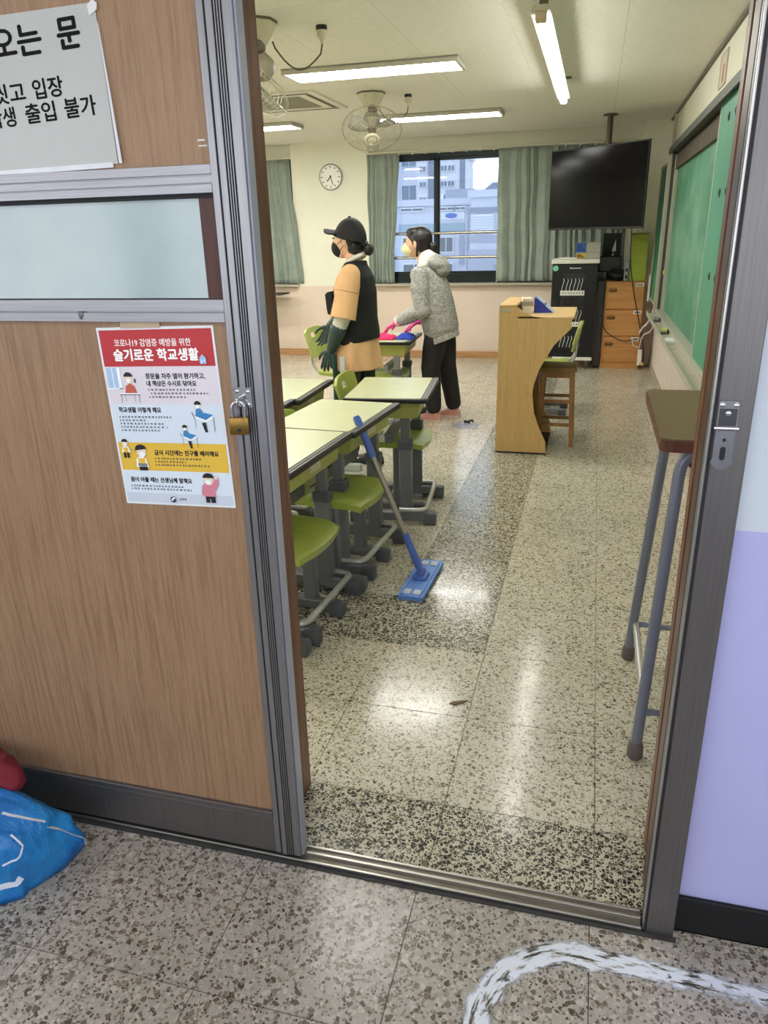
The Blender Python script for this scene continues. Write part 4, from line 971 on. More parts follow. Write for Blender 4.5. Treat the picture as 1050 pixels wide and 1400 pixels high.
# things on the cabinet
lb = thing('standing_file_box', 'tall lime green box standing on the drawer cabinet', 'box', (0.45, 9.0, 0.946)); LIME = pm('lime_card', (168, 186, 70), 0.6, var=0.08, scale=14)
bobj('body', LIME, lb, -0.085, 0.085, -0.1, 0.1, 0, 0.49, bev=0.004); bobj('rim', pm('lime_dark', (120, 134, 50), 0.6), lb, -0.087, 0.087, -0.102, 0.102, 0.47, 0.492)
bg_ = thing('black_bag', 'crumpled black bag on the drawer cabinet', 'bag', (0.245, 9.0, 0.946))
bm = B(); ell(bm, (0, 0, 0.06), (0.11, 0.10, 0.065)); 
for v in bm.verts: v.co += Vector(noise.noise_vector(v.co*18))*0.025
for v in bm.verts: v.co.z = max(v.co.z, 0)
obj('bag_body', bm, pm('bag_black', (26, 26, 28), 0.5), bg_, True)
bm = B(); tube(bm, bend([(-0.08, -0.05, 0.05), (-0.1, -0.07, 0.12), (0.0, -0.08, 0.14), (0.06, -0.05, 0.06)], 0.04), 0.009, 6); obj('strap', bm, MATS['bag_black'], bg_, True)
mo = thing('small_monitor', 'small dark monitor leaning behind the black bag', 'monitor', (0.185, 9.09, 0.96)); bobj('case', GAP, mo, -0.15, 0.09, 0, 0.03, 0.075, 0.245, bev=0.004); bobj('screen', pm('olive_screen', (52, 50, 26), 0.25), mo, -0.135, 0.075, -0.002, 0.001, 0.09, 0.23); bobj('stand', GAP, mo, -0.06, 0.0, 0.0, 0.04, -0.013, 0.08)
gb = thing('grey_router', 'small upright grey device beside the lime box', 'router', (0.335, 8.93, 0.946)); bobj('case', pm('router_grey', (150, 152, 156), 0.4), gb, -0.025, 0.025, -0.05, 0.05, 0, 0.20, bev=0.008); bobj('port', GAP, gb, -0.01, 0.012, -0.0515, -0.049, 0.03, 0.06); bobj('port', GAP, gb, -0.01, 0.012, -0.0515, -0.049, 0.10, 0.13)
# hanging triangular white paper flags behind
for a, lb_, zz, h in ((0.19, 'upper white paper wedge behind the cartons', 1.25, 0.13), (0.175, 'lower white paper wedge behind the cartons', 1.18, 0.065)):
    bm = B(); prism(bm, [(-0.022, 0), (0.022, 0.0), (0.014, h)], 0, 0.01, 'XZ'); tag(obj('paper_wedge', bm, WHS, None, loc=(a, 9.16, zz)), lb_, 'paper')
bl_ = B(); box(bl_, -0.02, 0.17, 0, 0.03, 0, 0.26); tag(obj('dark_backboard', bl_, pm('backboard_black', (28, 28, 30), 0.6), None, loc=(0.09, 9.18, 1.18)), 'dark board hanging behind the paper wedges', 'board')

# ------------------------------------------------------------------ cables in the corner
CBK = pm('cable_black', (16, 16, 18), 0.45); CWH = pm('cable_grey_white', (206, 200, 190), 0.5)
def cable(label, pts, r, m, cat='cable'):
    P = bend(pts, 0.12, 8); o0 = P[0]
    bm = B(); tube(bm, [p-o0 for p in P], r, 6); tag(obj('cable', bm, m, None, True, loc=o0), label, cat)
cable('black cable falling from the television past the drawers', [(0.34, 8.66, 1.55), (0.36, 8.80, 1.15), (0.42, 8.80, 0.85), (0.58, 8.80, 0.25), (0.60, 8.80, 0.06)], 0.006, CBK)
cable('thin black cable sagging across the lower drawers', [(0.12, 8.80, 0.92), (0.11, 8.80, 0.70), (0.13, 8.80, 0.42), (0.36, 8.80, 0.30), (0.50, 8.80, 0.34)], 0.005, CBK)
cable('pale cable bundle hanging from under the side board', [(0.64, 8.70, 0.66), (0.60, 8.70, 0.52), (0.54, 8.75, 0.46), (0.52, 8.78, 0.40)], 0.012, CWH)
cable('second pale cable looping below the side board', [(0.655, 8.5, 0.64), (0.63, 8.55, 0.44), (0.55, 8.72, 0.40), (0.53, 8.76, 0.20)], 0.008, CWH)
cable('cream cable curling to the plug by the bottom drawer', [(0.46, 8.80, 0.34), (0.46, 8.79, 0.26), (0.54, 8.76, 0.25), (0.545, 8.76, 0.12)], 0.007, CWH)
ps = thing('power_strip', 'white power strip hanging beside the bottom drawer', 'power strip', (0.545, 8.74, 0.06)); bobj('body', WHS, ps, -0.022, 0.022, -0.02, 0.02, 0, 0.17, bev=0.006); bobj('plug', pm('plug_tan', (196, 168, 96), 0.5), ps, 0.0, 0.05, -0.025, 0.015, 0.0, 0.03, bev=0.004)

# ------------------------------------------------------------------ lectern
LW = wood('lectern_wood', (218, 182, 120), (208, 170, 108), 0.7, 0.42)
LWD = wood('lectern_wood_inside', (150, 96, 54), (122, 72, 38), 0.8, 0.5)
prof = [(-0.604, 1.013), (-0.487, 1.016), (-0.447, 0.986), (-0.385, 0.957), (-0.297, 0.94), (-0.123, 0.939), (-0.122, 0.879), (-0.181, 0.819), (-0.232, 0.763), (-0.283, 0.673), (-0.324, 0.592), (-0.351, 0.5), (-0.359, 0.43), (-0.344, 0.301), (-0.304, 0.194), (-0.253, 0.088), (-0.247, 0.012), (-0.604, 0.012)]
lc = thing('lectern', 'light wood teacher lectern with a curved cut-out side', 'lectern', (-0.42, 5.19, 0))
lp = [(x+0.42, z) for x, z in prof]
bm = B(); prism(bm, lp, 0.0, 0.025, 'XZ'); obj('side_panel', bm, LW, lc)
bm = B(); prism(bm, lp, 0.60, 0.625, 'XZ'); obj('side_panel', bm, LW, lc)
bobj('front_panel', LW, lc, -0.184, -0.160, 0.025, 0.60, 0.012, 1.005)
bobj('top_ledge', LW, lc, -0.184, -0.067, 0.0, 0.625, 1.014, 1.030, bev=0.003)
bobj('worktop', pm('lectern_top', (224, 190, 134), 0.4, var=0.04), lc, -0.06, 0.315, 0.0, 0.64, 0.9385, 0.957, bev=0.004)
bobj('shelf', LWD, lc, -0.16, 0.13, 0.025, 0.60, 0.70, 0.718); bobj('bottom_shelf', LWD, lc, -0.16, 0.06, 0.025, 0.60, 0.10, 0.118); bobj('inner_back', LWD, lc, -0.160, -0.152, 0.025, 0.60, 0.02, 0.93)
bobj('kick_strip', GAP, lc, -0.184, 0.172, 0.001, 0.624, 0.0, 0.012)
bobj('name_plate', pm('plate_silver', (190, 180, 150), 0.35, 0.4), lc, -0.178, -0.100, -0.002, 0.0, 0.985, 1.006)
# things on the lectern
def lbox(name, label, cat, x, y, z, sx, sy, sz, rz, m, extra=None):
    t = thing(name, label, cat, (x, y, z), rz=radians(rz)); bobj('body', m, t, -sx/2, sx/2, -sy/2, sy/2, 0, sz, bev=0.002)
    if extra: extra(t)
    return t
lbox('tissue_box', 'white box standing on the lectern worktop behind the ledge', 'box', -0.44, 5.42, 0.9575, 0.07, 0.14, 0.10, 10, pm('box_white', (222, 214, 196), 0.6), lambda t: bobj('printed_band', pm('band_grey', (160, 150, 140), 0.5), t, -0.036, 0.036, -0.0715, 0.0715, 0.05, 0.08))
fs = thing('folded_sign', 'blue and white folded card tent on the lectern worktop', 'card', (-0.33, 5.48, 0.9575), rz=radians(0))
bm = B(); prism(bm, [(-0.06, 0), (0.075, 0), (0.066, 0.008), (-0.045, 0.100), (-0.058, 0.100)], -0.08, 0.08, 'XZ'); obj('card', bm, pm('card_blue', (44, 62, 168), 0.45), fs)
bm = B(); prism(bm, [(0.020, 0.049), (0.079, 0.002), (0.074, 0.0005), (0.018, 0.045)], -0.084, 0.084, 'XZ'); prism(bm, [(-0.045, 0.104), (0.01, 0.06), (0.006, 0.056), (-0.05, 0.10)], -0.06, 0.084, 'XZ'); obj('white_edge', bm, pm('card_pale', (206, 216, 232), 0.5), fs)

# ------------------------------------------------------------------ wooden stool
SW = wood('stool_wood', (178, 136, 84), (146, 104, 60), 1.0, 0.5)
st = thing('wooden_stool', 'four-legged wooden stool pushed under the lectern', 'stool', (-0.205, 5.56, 0))
bm = B(); box(bm, -0.135, 0.135, -0.135, 0.135, 0.545, 0.578, bev=0.012, seg=3); obj('seat', bm, pm('stool_seat', (150, 112, 66), 0.4, var=0.1, scale=8), st, True, auto=40)
for sx in (-1, 1):
    for sy in (-1, 1):
        bm = B(); a, b = Vector((sx*0.098, sy*0.098, 0.545)), Vector((sx*0.125, sy*0.125, 0))
        prism(bm, [(-.016, -.016), (.016, -.016), (.016, .016), (-.016, .016)], 0, 1, 'XY')
        for v in bm.verts:
            f = v.co.z; v.co = Vector((a.x*f+b.x*(1-f)+v.co.x, a.y*f+b.y*(1-f)+v.co.y, 0.545*f))
        obj('leg', bm, SW, st)
for z, k in ((0.16, 0.117), (0.33, 0.108)):
    for s in (-1, 1):
        bobj('stretcher', SW, st, -k, k, s*k-0.009, s*k+0.009, z-.012, z+.012); bobj('stretcher', SW, st, s*k-0.009, s*k+0.009, -k, k, z+0.03-.012, z+0.03+.012)
bm = B()
for s in (-1, 1): box(bm, -0.1, 0.1, s*0.1-0.01, s*0.1+0.01, 0.50, 0.545); box(bm, s*0.1-0.01, s*0.1+0.01, -0.1, 0.1, 0.50, 0.545)
obj('apron', bm, SW, st)
# ------------------------------------------------------------------ pupils' desks and chairs
LAM = pm('desk_laminate', (203, 208, 168), 0.26, var=0.02, coat=0.12)
EDGE = pm('desk_edge_black', (18, 19, 20), 0.4); GROOVE = pm('desk_groove_grey', (98, 98, 98), 0.35)
TRAYG = pm('tray_green', (166, 170, 88), 0.45, var=0.04)
LEGG = pm('leg_grey', (112, 115, 118), 0.42, 0.2, var=0.05); LEGL = pm('leg_light_grey', (140, 142, 142), 0.4, 0.3)
FOOTP = pm('foot_plastic', (84, 87, 92), 0.5); BAR = pm('foot_bar_steel', (190, 190, 186), 0.34, 0.55)
GRP = 'green and grey pupil desks'
def desk(label, x, y, rz, h=0.715, W=0.60, D=0.43, legm=None):
    t = thing('pupil_desk', label, 'desk', (x, y, 0), radians(rz), GRP); legm = legm or LEGG
    bm = B(); box(bm, -D/2, D/2, -W/2, W/2, h-0.026, h-0.003, bev=0.004, seg=2); obj('edge_band', bm, EDGE, t, True, auto=40)
    bm = B(); prism(bm, rrect(-D/2+0.008, D/2-0.034, -W/2+0.010, W/2-0.010, 0.012), h-0.006, h, 'XY'); obj('tabletop', bm, LAM, t)
    bm = B(); box(bm, D/2-0.026, D/2-0.017, -W/2+0.006, W/2-0.006, h-0.006, h+0.0005); box(bm, D/2-0.012, D/2-0.003, -W/2+0.006, W/2-0.006, h-0.006, h+0.0005); obj('pencil_groove', bm, GROOVE, t)
    bm = B()
    prism(bm, [(-0.17, h-0.026), (0.175, h-0.026), (0.165, h-0.105), (0.145, h-0.115), (-0.17, h-0.115)], -W/2+0.055, W/2-0.055, 'XZ'); tr = obj('book_tray', bm, TRAYG, t)
    bobj('name_label', pm('label_paper', (206, 202, 176), 0.5), tr, 0.168, 0.1735, -0.05, 0.05, h-0.082, h-0.045)
    for s in (-1, 1):
        yy = s*0.225; cx = 0.095
        bm = B(); box(bm, cx-0.024, cx+0.024, yy-0.016, yy+0.016, 0.40, h-0.026, bev=0.004); u = obj('upper_leg', bm, LEGL if legm is LEGL else legm, t, True, auto=40)
        bm = B(); box(bm, cx-0.034, cx+0.034, yy-0.024, yy+0.024, 0.055, 0.44, bev=0.006); obj('leg', bm, legm, t, True, auto=40)
        bm = B(); box(bm, cx-0.039, cx+0.039, yy-0.029, yy+0.029, 0.425, 0.475, bev=0.006); obj('collar', bm, FOOTP, t, True, auto=40)
        bm = B(); box(bm, -0.19, 0.225, yy-0.024, yy+0.024, 0.022, 0.075, bev=0.008); ft = obj('foot_beam', bm, legm, t, True, auto=40)
        for fx in (-0.185, 0.225):
            bm = B(); box(bm, fx-0.035, fx+0.035, yy-0.029, yy+0.029, 0.0, 0.074, bev=0.014, seg=2); obj('foot_cap', bm, FOOTP, ft, True, auto=40)
        bm = B(); box(bm, -0.05, cx+0.03, yy-0.012, yy+0.012, h-0.05, h-0.026); obj('bracket', bm, legm, t)
    bm = B(); tube(bm, bend([(0.06, -0.245, 0.088), (0.205, -0.245, 0.088), (0.205, 0.245, 0.088), (0.06, 0.245, 0.088)], 0.05), 0.0135, 10); obj('foot_bar', bm, BAR, t, True, auto=40)
    bm = B(); box(bm, -0.02, 0.02, -0.21, 0.21, 0.45, 0.50, bev=0.003); obj('cross_beam', bm, legm, t)
    return t
CHG = pm('chair_green', (160, 174, 78), 0.32, var=0.05, coat=0.15)
CGRP = 'green plastic pupil chairs'
def shell(bm, G, n, m, off, skip=lambda i, j: False):
    """closed shell between a grid of vertices and its offset copy"""
    H = {k: bm.verts.new(off(v.co)) for k, v in G.items()}
    ok = {(i, j) for i in range(n) for j in range(m) if not skip(i, j)}
    for i, j in ok:
        bm.faces.new((G[i, j], G[i+1, j], G[i+1, j+1], G[i, j+1])); bm.faces.new((H[i, j], H[i, j+1], H[i+1, j+1], H[i+1, j]))
        for (di, dj), a, b in (((-1, 0), (i, j), (i, j+1)), ((1, 0), (i+1, j+1), (i+1, j)), ((0, -1), (i+1, j), (i, j)), ((0, 1), (i, j+1), (i+1, j+1))):
            if (i+di, j+dj) not in ok: bm.faces.new((G[a], G[b], H[b], H[a]))
    for v in [v for v in bm.verts if not v.link_faces]: bm.verts.remove(v)
def seat_shell(bm, w, d, z):
    n = 12; G = {}
    for i in range(n+1):
        for j in range(n+1):
            u = -1+2*i/n; v = -1+2*j/n
            k = 1-0.10*(abs(v)**4)-0.0; x = u*d/2*(1-0.10*abs(v)**3); y = v*w/2*(1-0.14*max(0, u)**3-0.10*max(0, -u)**3)
            dz = 0.010*(u*u)*(1 if u < 0 else 0.4) + 0.010*v*v - 0.022*(max(0, u-0.5)/0.5)**2 - 0.012*max(0, abs(v)-0.8)/0.2
            G[i, j] = bm.verts.new((x, y, z+dz-0.010))
    shell(bm, G, n, n, lambda p: p + Vector((-0.006 if p.x > 0 else 0.004, -0.006*(1 if p.y > 0 else -1), -0.030)))
def back_shell(bm, w, z0, z1, x, lean, hole=True):
    pts = rrect(-w/2, w/2, z0, z1, 0.055, 5)
    hw, hz0, hz1 = 0.048, z1-0.075, z1-0.042
    n = 14; m = 12; G = {}
    for i in range(n+1):
        for j in range(m+1):
            v = -1+2*i/n; f = j/m
            cut = 0.0
            zz = z0+(z1-z0)*f - 0.03*(abs(v)**5)*(1 if f > 0.5 else -0.6)*abs(2*f-1)
            G[i, j] = bm.verts.new((x-lean*f-0.022*(1-v*v), v*w/2*(1-0.05*(1-f)), zz))
    shell(bm, G, n, m, lambda p: p + Vector((-0.016, 0, 0)), lambda i, j: hole and 5 <= i < n-5 and j in (m-3, m-4))
def chair(label, x, y, rz, sh=0.43, bh=0.74):
    t = thing('pupil_chair', label, 'chair', (x, y, 0), radians(rz), CGRP)
    bm = B(); seat_shell(bm, 0.40, 0.42, sh); s = obj('seat', bm, CHG, t, True, auto=50)
    bm = B()
    for k in range(5): box(bm, -0.11+k*0.028, -0.103+k*0.028, -0.045-0.006*k, 0.045+0.006*k, sh-0.0125, sh-0.0065)
    obj('vent_slot', bm, pm('slot_dark', (50, 56, 24), 0.6), s)
    bm = B(); back_shell(bm, 0.42, sh+0.10, bh, -0.225, 0.05); obj('backrest', bm, CHG, t, True, auto=50)
    for s_ in (-1, 1):
        bm = B(); tube(bm, bend([(-0.05, s_*0.13, sh-0.028), (-0.20, s_*0.13, sh-0.028), (-0.262, s_*0.13, sh+0.05), (-0.266, s_*0.13, bh-0.12)], 0.06), 0.0115, 8)
        obj('back_tube', bm, BAR, t, True, auto=40)
    for s_ in (-1, 1):
        yy = s_*0.165
        bm = B(); box(bm, 0.02, 0.078, yy-0.018, yy+0.018, 0.05, sh-0.03, bev=0.005); obj('leg', bm, LEGG, t, True, auto=40)
        bm = B(); box(bm, -0.19, 0.16, yy-0.022, yy+0.022, 0.02, 0.068, bev=0.008); f = obj('foot_beam', bm, LEGG, t, True, auto=40)
        for fx in (-0.185, 0.165):
            bm = B(); box(bm, fx-0.035, fx+0.035, yy-0.028, yy+0.028, 0.0, 0.066, bev=0.014, seg=2); obj('foot_cap', bm, FOOTP, f, True, auto=40)
    bm = B(); box(bm, 0.03, 0.068, -0.165, 0.165, sh-0.06, sh-0.03); box(bm, -0.10, 0.16, -0.13, 0.13, sh-0.04, sh-0.026, bev=0.004); obj('seat_bracket', bm, LEGG, t)
    bm = B(); tube(bm, [(-0.02, -0.16, 0.055), (-0.02, 0.16, 0.055)], 0.012, 8); obj('cross_tube', bm, LEGG, t, True, auto=40)
    return t
desk('nearest desk, half hidden by the left door frame', -1.172, 2.615, -4.0, 0.72)
desk('second desk from the door, with the mop leaning on it', -1.118, 3.225, -4.5, 0.715)
desk('skewed desk standing alone behind the mop, before the women', -1.02, 3.915, 5.5, 0.71, D=0.44)
desk('left-row desk with its right edge behind the chair back, nearer the door', -1.665, 3.27, 0.5, 0.705)
desk('left-row desk just in front of the dark green pole', -1.650, 3.84, 2.0, 0.70)
desk('far desk by the window with the cleaning cloths on it', -1.585, 6.02, 3.0, 0.70, legm=LEGL)
chair('nearest green chair tucked under the desk by the door frame', -1.125, 2.47, -6)
chair('green chair tucked under the desk the mop leans on', -1.075, 3.04, -4)
chair('green chair with a handle slot tucked under the skewed desk', -1.045, 4.02, 4, bh=0.76)
chair('green chair standing left of the woman in the cap', -2.05, 6.22, 0, sh=0.40, bh=0.75)
chair('green chair under the far desk with the cloths', -1.66, 6.05, 2)
chair('green chair standing behind the wooden stool and lectern', -0.37, 6.55, 180, sh=0.44, bh=0.77)
# window-side counter edge just visible at the left
sc = thing('side_shelf', 'small dark shelf edge low on the wall beside the left curtain', 'shelf', (-4.02, YB-0.06, 0)); bobj('top', pm('shelf_dark', (60, 54, 46), 0.5), sc, -0.5, 0.20, -0.3, 0, 0.79, 0.81, bev=0.003); bobj('post', LEGL, sc, 0.06, 0.09, -0.28, -0.25, 0, 0.79); bobj('post', LEGL, sc, -0.45, -0.42, -0.28, -0.25, 0, 0.79)

# ------------------------------------------------------------------ poles standing among the desks
pg = thing('broom', 'dark green pole standing between the desks beside the woman in the cap', 'broom', (-1.545, 4.46, 0)); bm = B(); tube(bm, [(0, 0, 0.10), (0.012, -0.02, 0.80)], 0.016, 10); obj('handle', bm, pm('pole_green', (22, 62, 50), 0.4), pg, True, auto=40); bobj('head', pm('broom_green', (30, 70, 56), 0.6), pg, -0.12, 0.12, -0.02, 0.02, 0.07, 0.11, bev=0.006); bobj('bristles', pm('bristle_dark', (40, 44, 40), 0.9), pg, -0.125, 0.125, -0.025, 0.025, 0, 0.07)
p2 = thing('broom', 'pale grey flat pole standing between the desks beside the dark green one', 'broom', (-1.475, 4.42, 0)); bm = B(); box(bm, -0.016, 0.016, -0.012, 0.012, 0.10, 0.79, bev=0.004); obj('handle', bm, pm('pole_pale', (196, 200, 196), 0.4), p2, True, auto=40); bobj('head', pm('pole_pale', (196, 200, 196)), p2, -0.10, 0.10, -0.02, 0.02, 0.05, 0.10, bev=0.006); bobj('pad', pm('pad_white', (214, 214, 210), 0.9), p2, -0.11, 0.11, -0.03, 0.03, 0, 0.05, bev=0.01)

# ------------------------------------------------------------------ flat mop
MB_ = pm('mop_blue', (96, 140, 214), 0.4); MBD = pm('mop_blue_dark', (84, 112, 190), 0.4); MST = pm('mop_steel', (168, 162, 152), 0.35, 0.7)
a, b = Vector((-0.668, 3.005, 0.045)), Vector((-0.965, 3.04, 0.755))
mo_ = thing('flat_mop', 'blue flat mop leaning against the second desk', 'mop', (-0.668, 3.005, 0), radians(-2.5))
bm = B(); prism(bm, rrect(-0.058, 0.058, -0.20, 0.20, 0.012), 0.004, 0.022, 'XY'); hd = obj('head_plate', bm, MB_, mo_)
bm = B(); box(bm, -0.046, -0.038, -0.19, 0.19, 0.022, 0.027); box(bm, 0.038, 0.046, -0.19, 0.19, 0.022, 0.027); obj('plate_rib', bm, MB_, hd)
for x in (-0.022, 0.022):
    for y in (-0.155, 0.155): bm = B(); prism(bm, rrect(x-0.016, x+0.016, y-0.022, y+0.022, 0.008), 0.022, 0.026, 'XY'); obj('cloth_grip', bm, pm('grip_pale', (190, 200, 214), 0.5), hd)
bobj('pad', pm('mop_pad', (206, 210, 214), 0.9), mo_, -0.055, 0.055, -0.195, 0.195, 0, 0.005)
loc = lambda p: Matrix.Rotation(radians(2.5), 4, 'Z') @ (p - Vector((-0.668, 3.005, 0)))
A, Bp = loc(a), loc(b)
bm = B(); box(bm, -0.030, 0.030, -0.04, 0.04, 0.022, 0.036, bev=0.004); tube(bm, [A+Vector((0, -0.028, 0)), A+Vector((0, 0.028, 0))], 0.014, 10); obj('swivel_joint', bm, MBD, mo_, True, auto=40)
L = lambda f: A+(Bp-A)*f
bm = B(); tube(bm, [L(0), L(0.08), L(0.26)], [0.012, 0.019, 0.0165], 12); obj('lower_socket', bm, MBD, mo_, True, auto=40)
bm = B(); tube(bm, [L(0.25), L(0.80)], 0.0125, 12); obj('pole', bm, MST, mo_, True, auto=40)
bm = B(); tube(bm, [L(0.745), L(0.76), L(0.985), L(1.0)], [0.015, 0.0175, 0.0175, 0.012], 12); obj('grip', bm, MBD, mo_, True, auto=40)

# ------------------------------------------------------------------ tall table just inside the door on the right
TB = pm('table_top_brown', (124, 104, 74), 0.4, var=0.05, spec=0.25); TBE = pm('table_edge_brown', (96, 52, 34), 0.35); TUB = pm('table_tube_grey', (124, 128, 142), 0.35, 0.3)
tt = thing('tall_table', 'tall brown-topped table on grey tube legs inside the door', 'table', (0.40, 2.25, 0))
th = 1.0; x0, x1, y0, y1 = -0.208, 0.235, -0.325, 0.315
bm = B(); prism(bm, rrect(x0, x1, y0, y1, 0.03, 5), th-0.004, th, 'XY'); obj('tabletop', bm, TB, tt)
bm = B(); prism(bm, rrect(x0-0.002, x1+0.002, y0-0.002, y1+0.002, 0.03, 5), th-0.034, th-0.0035, 'XY'); obj('edge_band', bm, TBE, tt)
bm = B(); prism(bm, [(-0.15, th-0.034), (0.20, th-0.034), (0.20, th-0.125), (-0.10, th-0.125), (-0.115, th-0.115)], -0.17, 0.17, 'XZ'); obj('tray', bm, pm('tray_dark', (44, 46, 46), 0.5), tt)
feet = {}
for s in (-1, 1):
    ya, yb = s*0.285, s*0.19
    P = bend([(-0.182, ya, 0.03), (-0.138, yb, th-0.06), (0.12, yb, th-0.06), (0.20, ya, 0.03)], 0.07, 6)
    bm = B(); tube(bm, P, 0.0165, 12); obj('leg_frame', bm, TUB, tt, True, auto=40)
    for x in (-0.182, 0.20):
        bm = B(); lathe(bm, [(0.019, 0), (0.024, 0.008), (0.023, 0.04), (0.018, 0.055)], 14, T(x, ya, 0)); obj('foot_cap', bm, pm('foot_cap_brown', (104, 98, 92), 0.6), tt, True, auto=40)
    bm = B(); tube(bm, bend([(-0.170, s*0.272, 0.155), (-0.06, s*0.262, 0.155), (0.19, s*0.272, 0.155)], 0.05), 0.010, 8); obj('stretcher', bm, TUB, tt, True, auto=40)
bm = B(); tube(bm, [(-0.168, -0.27, 0.16), (-0.168, 0.27, 0.16)], 0.0115, 10); obj('long_stretcher', bm, BAR, tt, True, auto=40)

# ------------------------------------------------------------------ cloths on the far desk, small things on the floor
def cloth(label, x, y, z, a, b, h, m, seed):
    bm = B(); n = 26
    G = [[None]*(n+1) for _ in range(n+1)]
    for i in range(n+1):
        for j in range(n+1):
            u, v = -1+2*i/n, -1+2*j/n; r = max(abs(u), abs(v))
            q = noise.noise(Vector((u*2.2+seed, v*2.2, seed)))*0.5+noise.noise(Vector((u*5+seed, v*5, 3)))*0.25
            zz = h*max(0, (1-r**2.2))*(0.75+0.6*q)+0.003
            G[i][j] = bm.verts.new((u*a*(1+0.18*q), v*b*(1+0.18*noise.noise(Vector((v*3, u*3, seed)))), zz))
    for i in range(n):
        for j in range(n): bm.faces.new((G[i][j], G[i+1][j], G[i+1][j+1], G[i][j+1]))
    bm.normal_update(); bmesh.ops.solidify(bm, geom=bm.faces[:], thickness=0.002)
    tag(obj('cleaning_cloth', bm, m, None, True, loc=(x, y, z)), label, 'cloth')
cloth('crumpled pink cleaning cloth on the far desk', -1.60, 5.90, 0.7005, 0.085, 0.08, 0.055, pm('cloth_pink', (232, 44, 104), 0.85, bump=0.2), 1.3)
cloth('crumpled blue cleaning cloth on the far desk', -1.435, 5.93, 0.7005, 0.07, 0.08, 0.055, pm('cloth_blue', (36, 62, 170), 0.85, bump=0.2), 4.1)
fpz = thing('floor_plate', 'flat grey floor plate on the terrazzo near the woman in pink shoes', 'plate', (-0.94, 5.93, 0)); bobj('plate', pm('plate_grey', (150, 150, 158), 0.35, 0.3), fpz, -0.10, 0.10, -0.09, 0.09, 0, 0.004, bev=0.001); bobj('rim', LEGL, fpz, -0.105, 0.105, -0.095, 0.095, 0, 0.002)
bm = B(); tube(bm, [(0.035*cos(2*pi*k/16), 0.022*sin(2*pi*k/16), 0.016+0.010*sin(4*pi*k/16)) for k in range(14)], 0.008, 6); tag(obj('cord_loop', bm, CBK, None, True, loc=(-0.925, 6.01, 0.0)), 'small black loop lying on the floor beside the grey plate', 'cord')
bm = B(); prism(bm, [(-0.03, -0.006), (-0.01, -0.012), (0.02, 0.0), (0.032, 0.012), (0.01, 0.010), (-0.02, 0.004)], 0, 0.004, 'XY'); tag(obj('leaf_scrap', bm, pm('leaf_brown', (112, 92, 60), 0.7), None, loc=(-0.345, 2.115, 0), rot=(0, 0, radians(12))), 'dry brown leaf scrap on the terrazzo inside the door', 'scrap')

# ------------------------------------------------------------------ worn white line painted on the corridor floor
PAINT = NT('worn_white_paint'); PAINT.set(0.45)
_v = PAINT.coord('World', (1, 1, 1)); _u = PAINT.n('ShaderNodeUVMap'); _m = PAINT.n('ShaderNodeMapping'); _m.inputs['Scale'].default_value = (9, 3.2, 1); PAINT.l(_u.outputs[0], _m.inputs[0])
_st = PAINT.noise(_m.outputs[0], 2.0, 5, 0.6); _sp = PAINT.noise(_v, 48, 3, 0.6)
_c = PAINT.ramp(_st, [(0.37, C3(34, 33, 36)), (0.43, C3(140, 134, 126)), (0.49, C3(208, 212, 222)), (1, C3(222, 226, 236))])
_d = PAINT.ramp(_sp, [(0.30, (0.12, 0.11, 0.10, 1)), (0.38, (1, 1, 1, 1))])
PAINT.l(PAINT.mix(1.0, _c, _d, 'MULTIPLY'), PAINT.b.inputs['Base Color'])
_sx = PAINT.n('ShaderNodeSeparateXYZ'); PAINT.l(_u.outputs[0], _sx.inputs[0])
_e = PAINT.math('SUBTRACT', 1.0, PAINT.math('ABSOLUTE', PAINT.math('SUBTRACT', PAINT.math('MULTIPLY', _sx.outputs[1], 2.0), 1.0)))
_al = PAINT.math('ADD', PAINT.math('MULTIPLY', _e, 3.2), PAINT.math('MULTIPLY', PAINT.math('SUBTRACT', PAINT.noise(_v, 26, 4, 0.6), 0.62), 3.4))
_fd = PAINT.math('MINIMUM', PAINT.math('MAXIMUM', PAINT.math('MULTIPLY', PAINT.math('SUBTRACT', _sx.outputs[0], 0.98), 3.2), 0.0), 1.0)
_al = PAINT.math('SUBTRACT', _al, PAINT.math('MULTIPLY', _fd, PAINT.math('MULTIPLY', PAINT.math('SUBTRACT', 1.0, _sx.outputs[1]), 1.9)))
_al = PAINT.math('MINIMUM', PAINT.math('MAXIMUM', _al, 0.0), 1.0); PAINT.l(_al, PAINT.b.inputs['Alpha'])
path = [(-0.128, 0.40), (-0.128, 1.03)]+[(-0.128+0.215*(1-cos(radians(a))), 1.03+0.222*sin(radians(a))) for a in range(8, 90, 8)]+[(0.10, 1.252), (2.2, 1.252)]
bm = B(); uvl = bm.loops.layers.uv.new('UVMap'); wd = 0.040; acc = 0; rows = []
pts = [Vector((x, y, 0)) for x, y in path]
for i, p in enumerate(pts):
    d = (pts[min(i+1, len(pts)-1)]-pts[max(i-1, 0)]).normalized(); nrm = Vector((-d.y, d.x, 0))
    if i: acc += (p-pts[i-1]).length
    rows.append((bm.verts.new((p+nrm*wd).to_tuple()[:2]+(0.0006,)), bm.verts.new((p-nrm*wd).to_tuple()[:2]+(0.0006,)), acc))
for (a1, a2, s1), (b1, b2, s2) in zip(rows, rows[1:]):
    f = bm.faces.new((a1, a2, b2, b1))
    for lp_, uv in zip(f.loops, ((s1, 0), (s1, 1), (s2, 1), (s2, 0))): lp_[uvl].uv = uv
tag(obj('floor_marking', bm, PAINT.m), 'worn white line with a rounded corner painted on the corridor floor', 'floor marking')

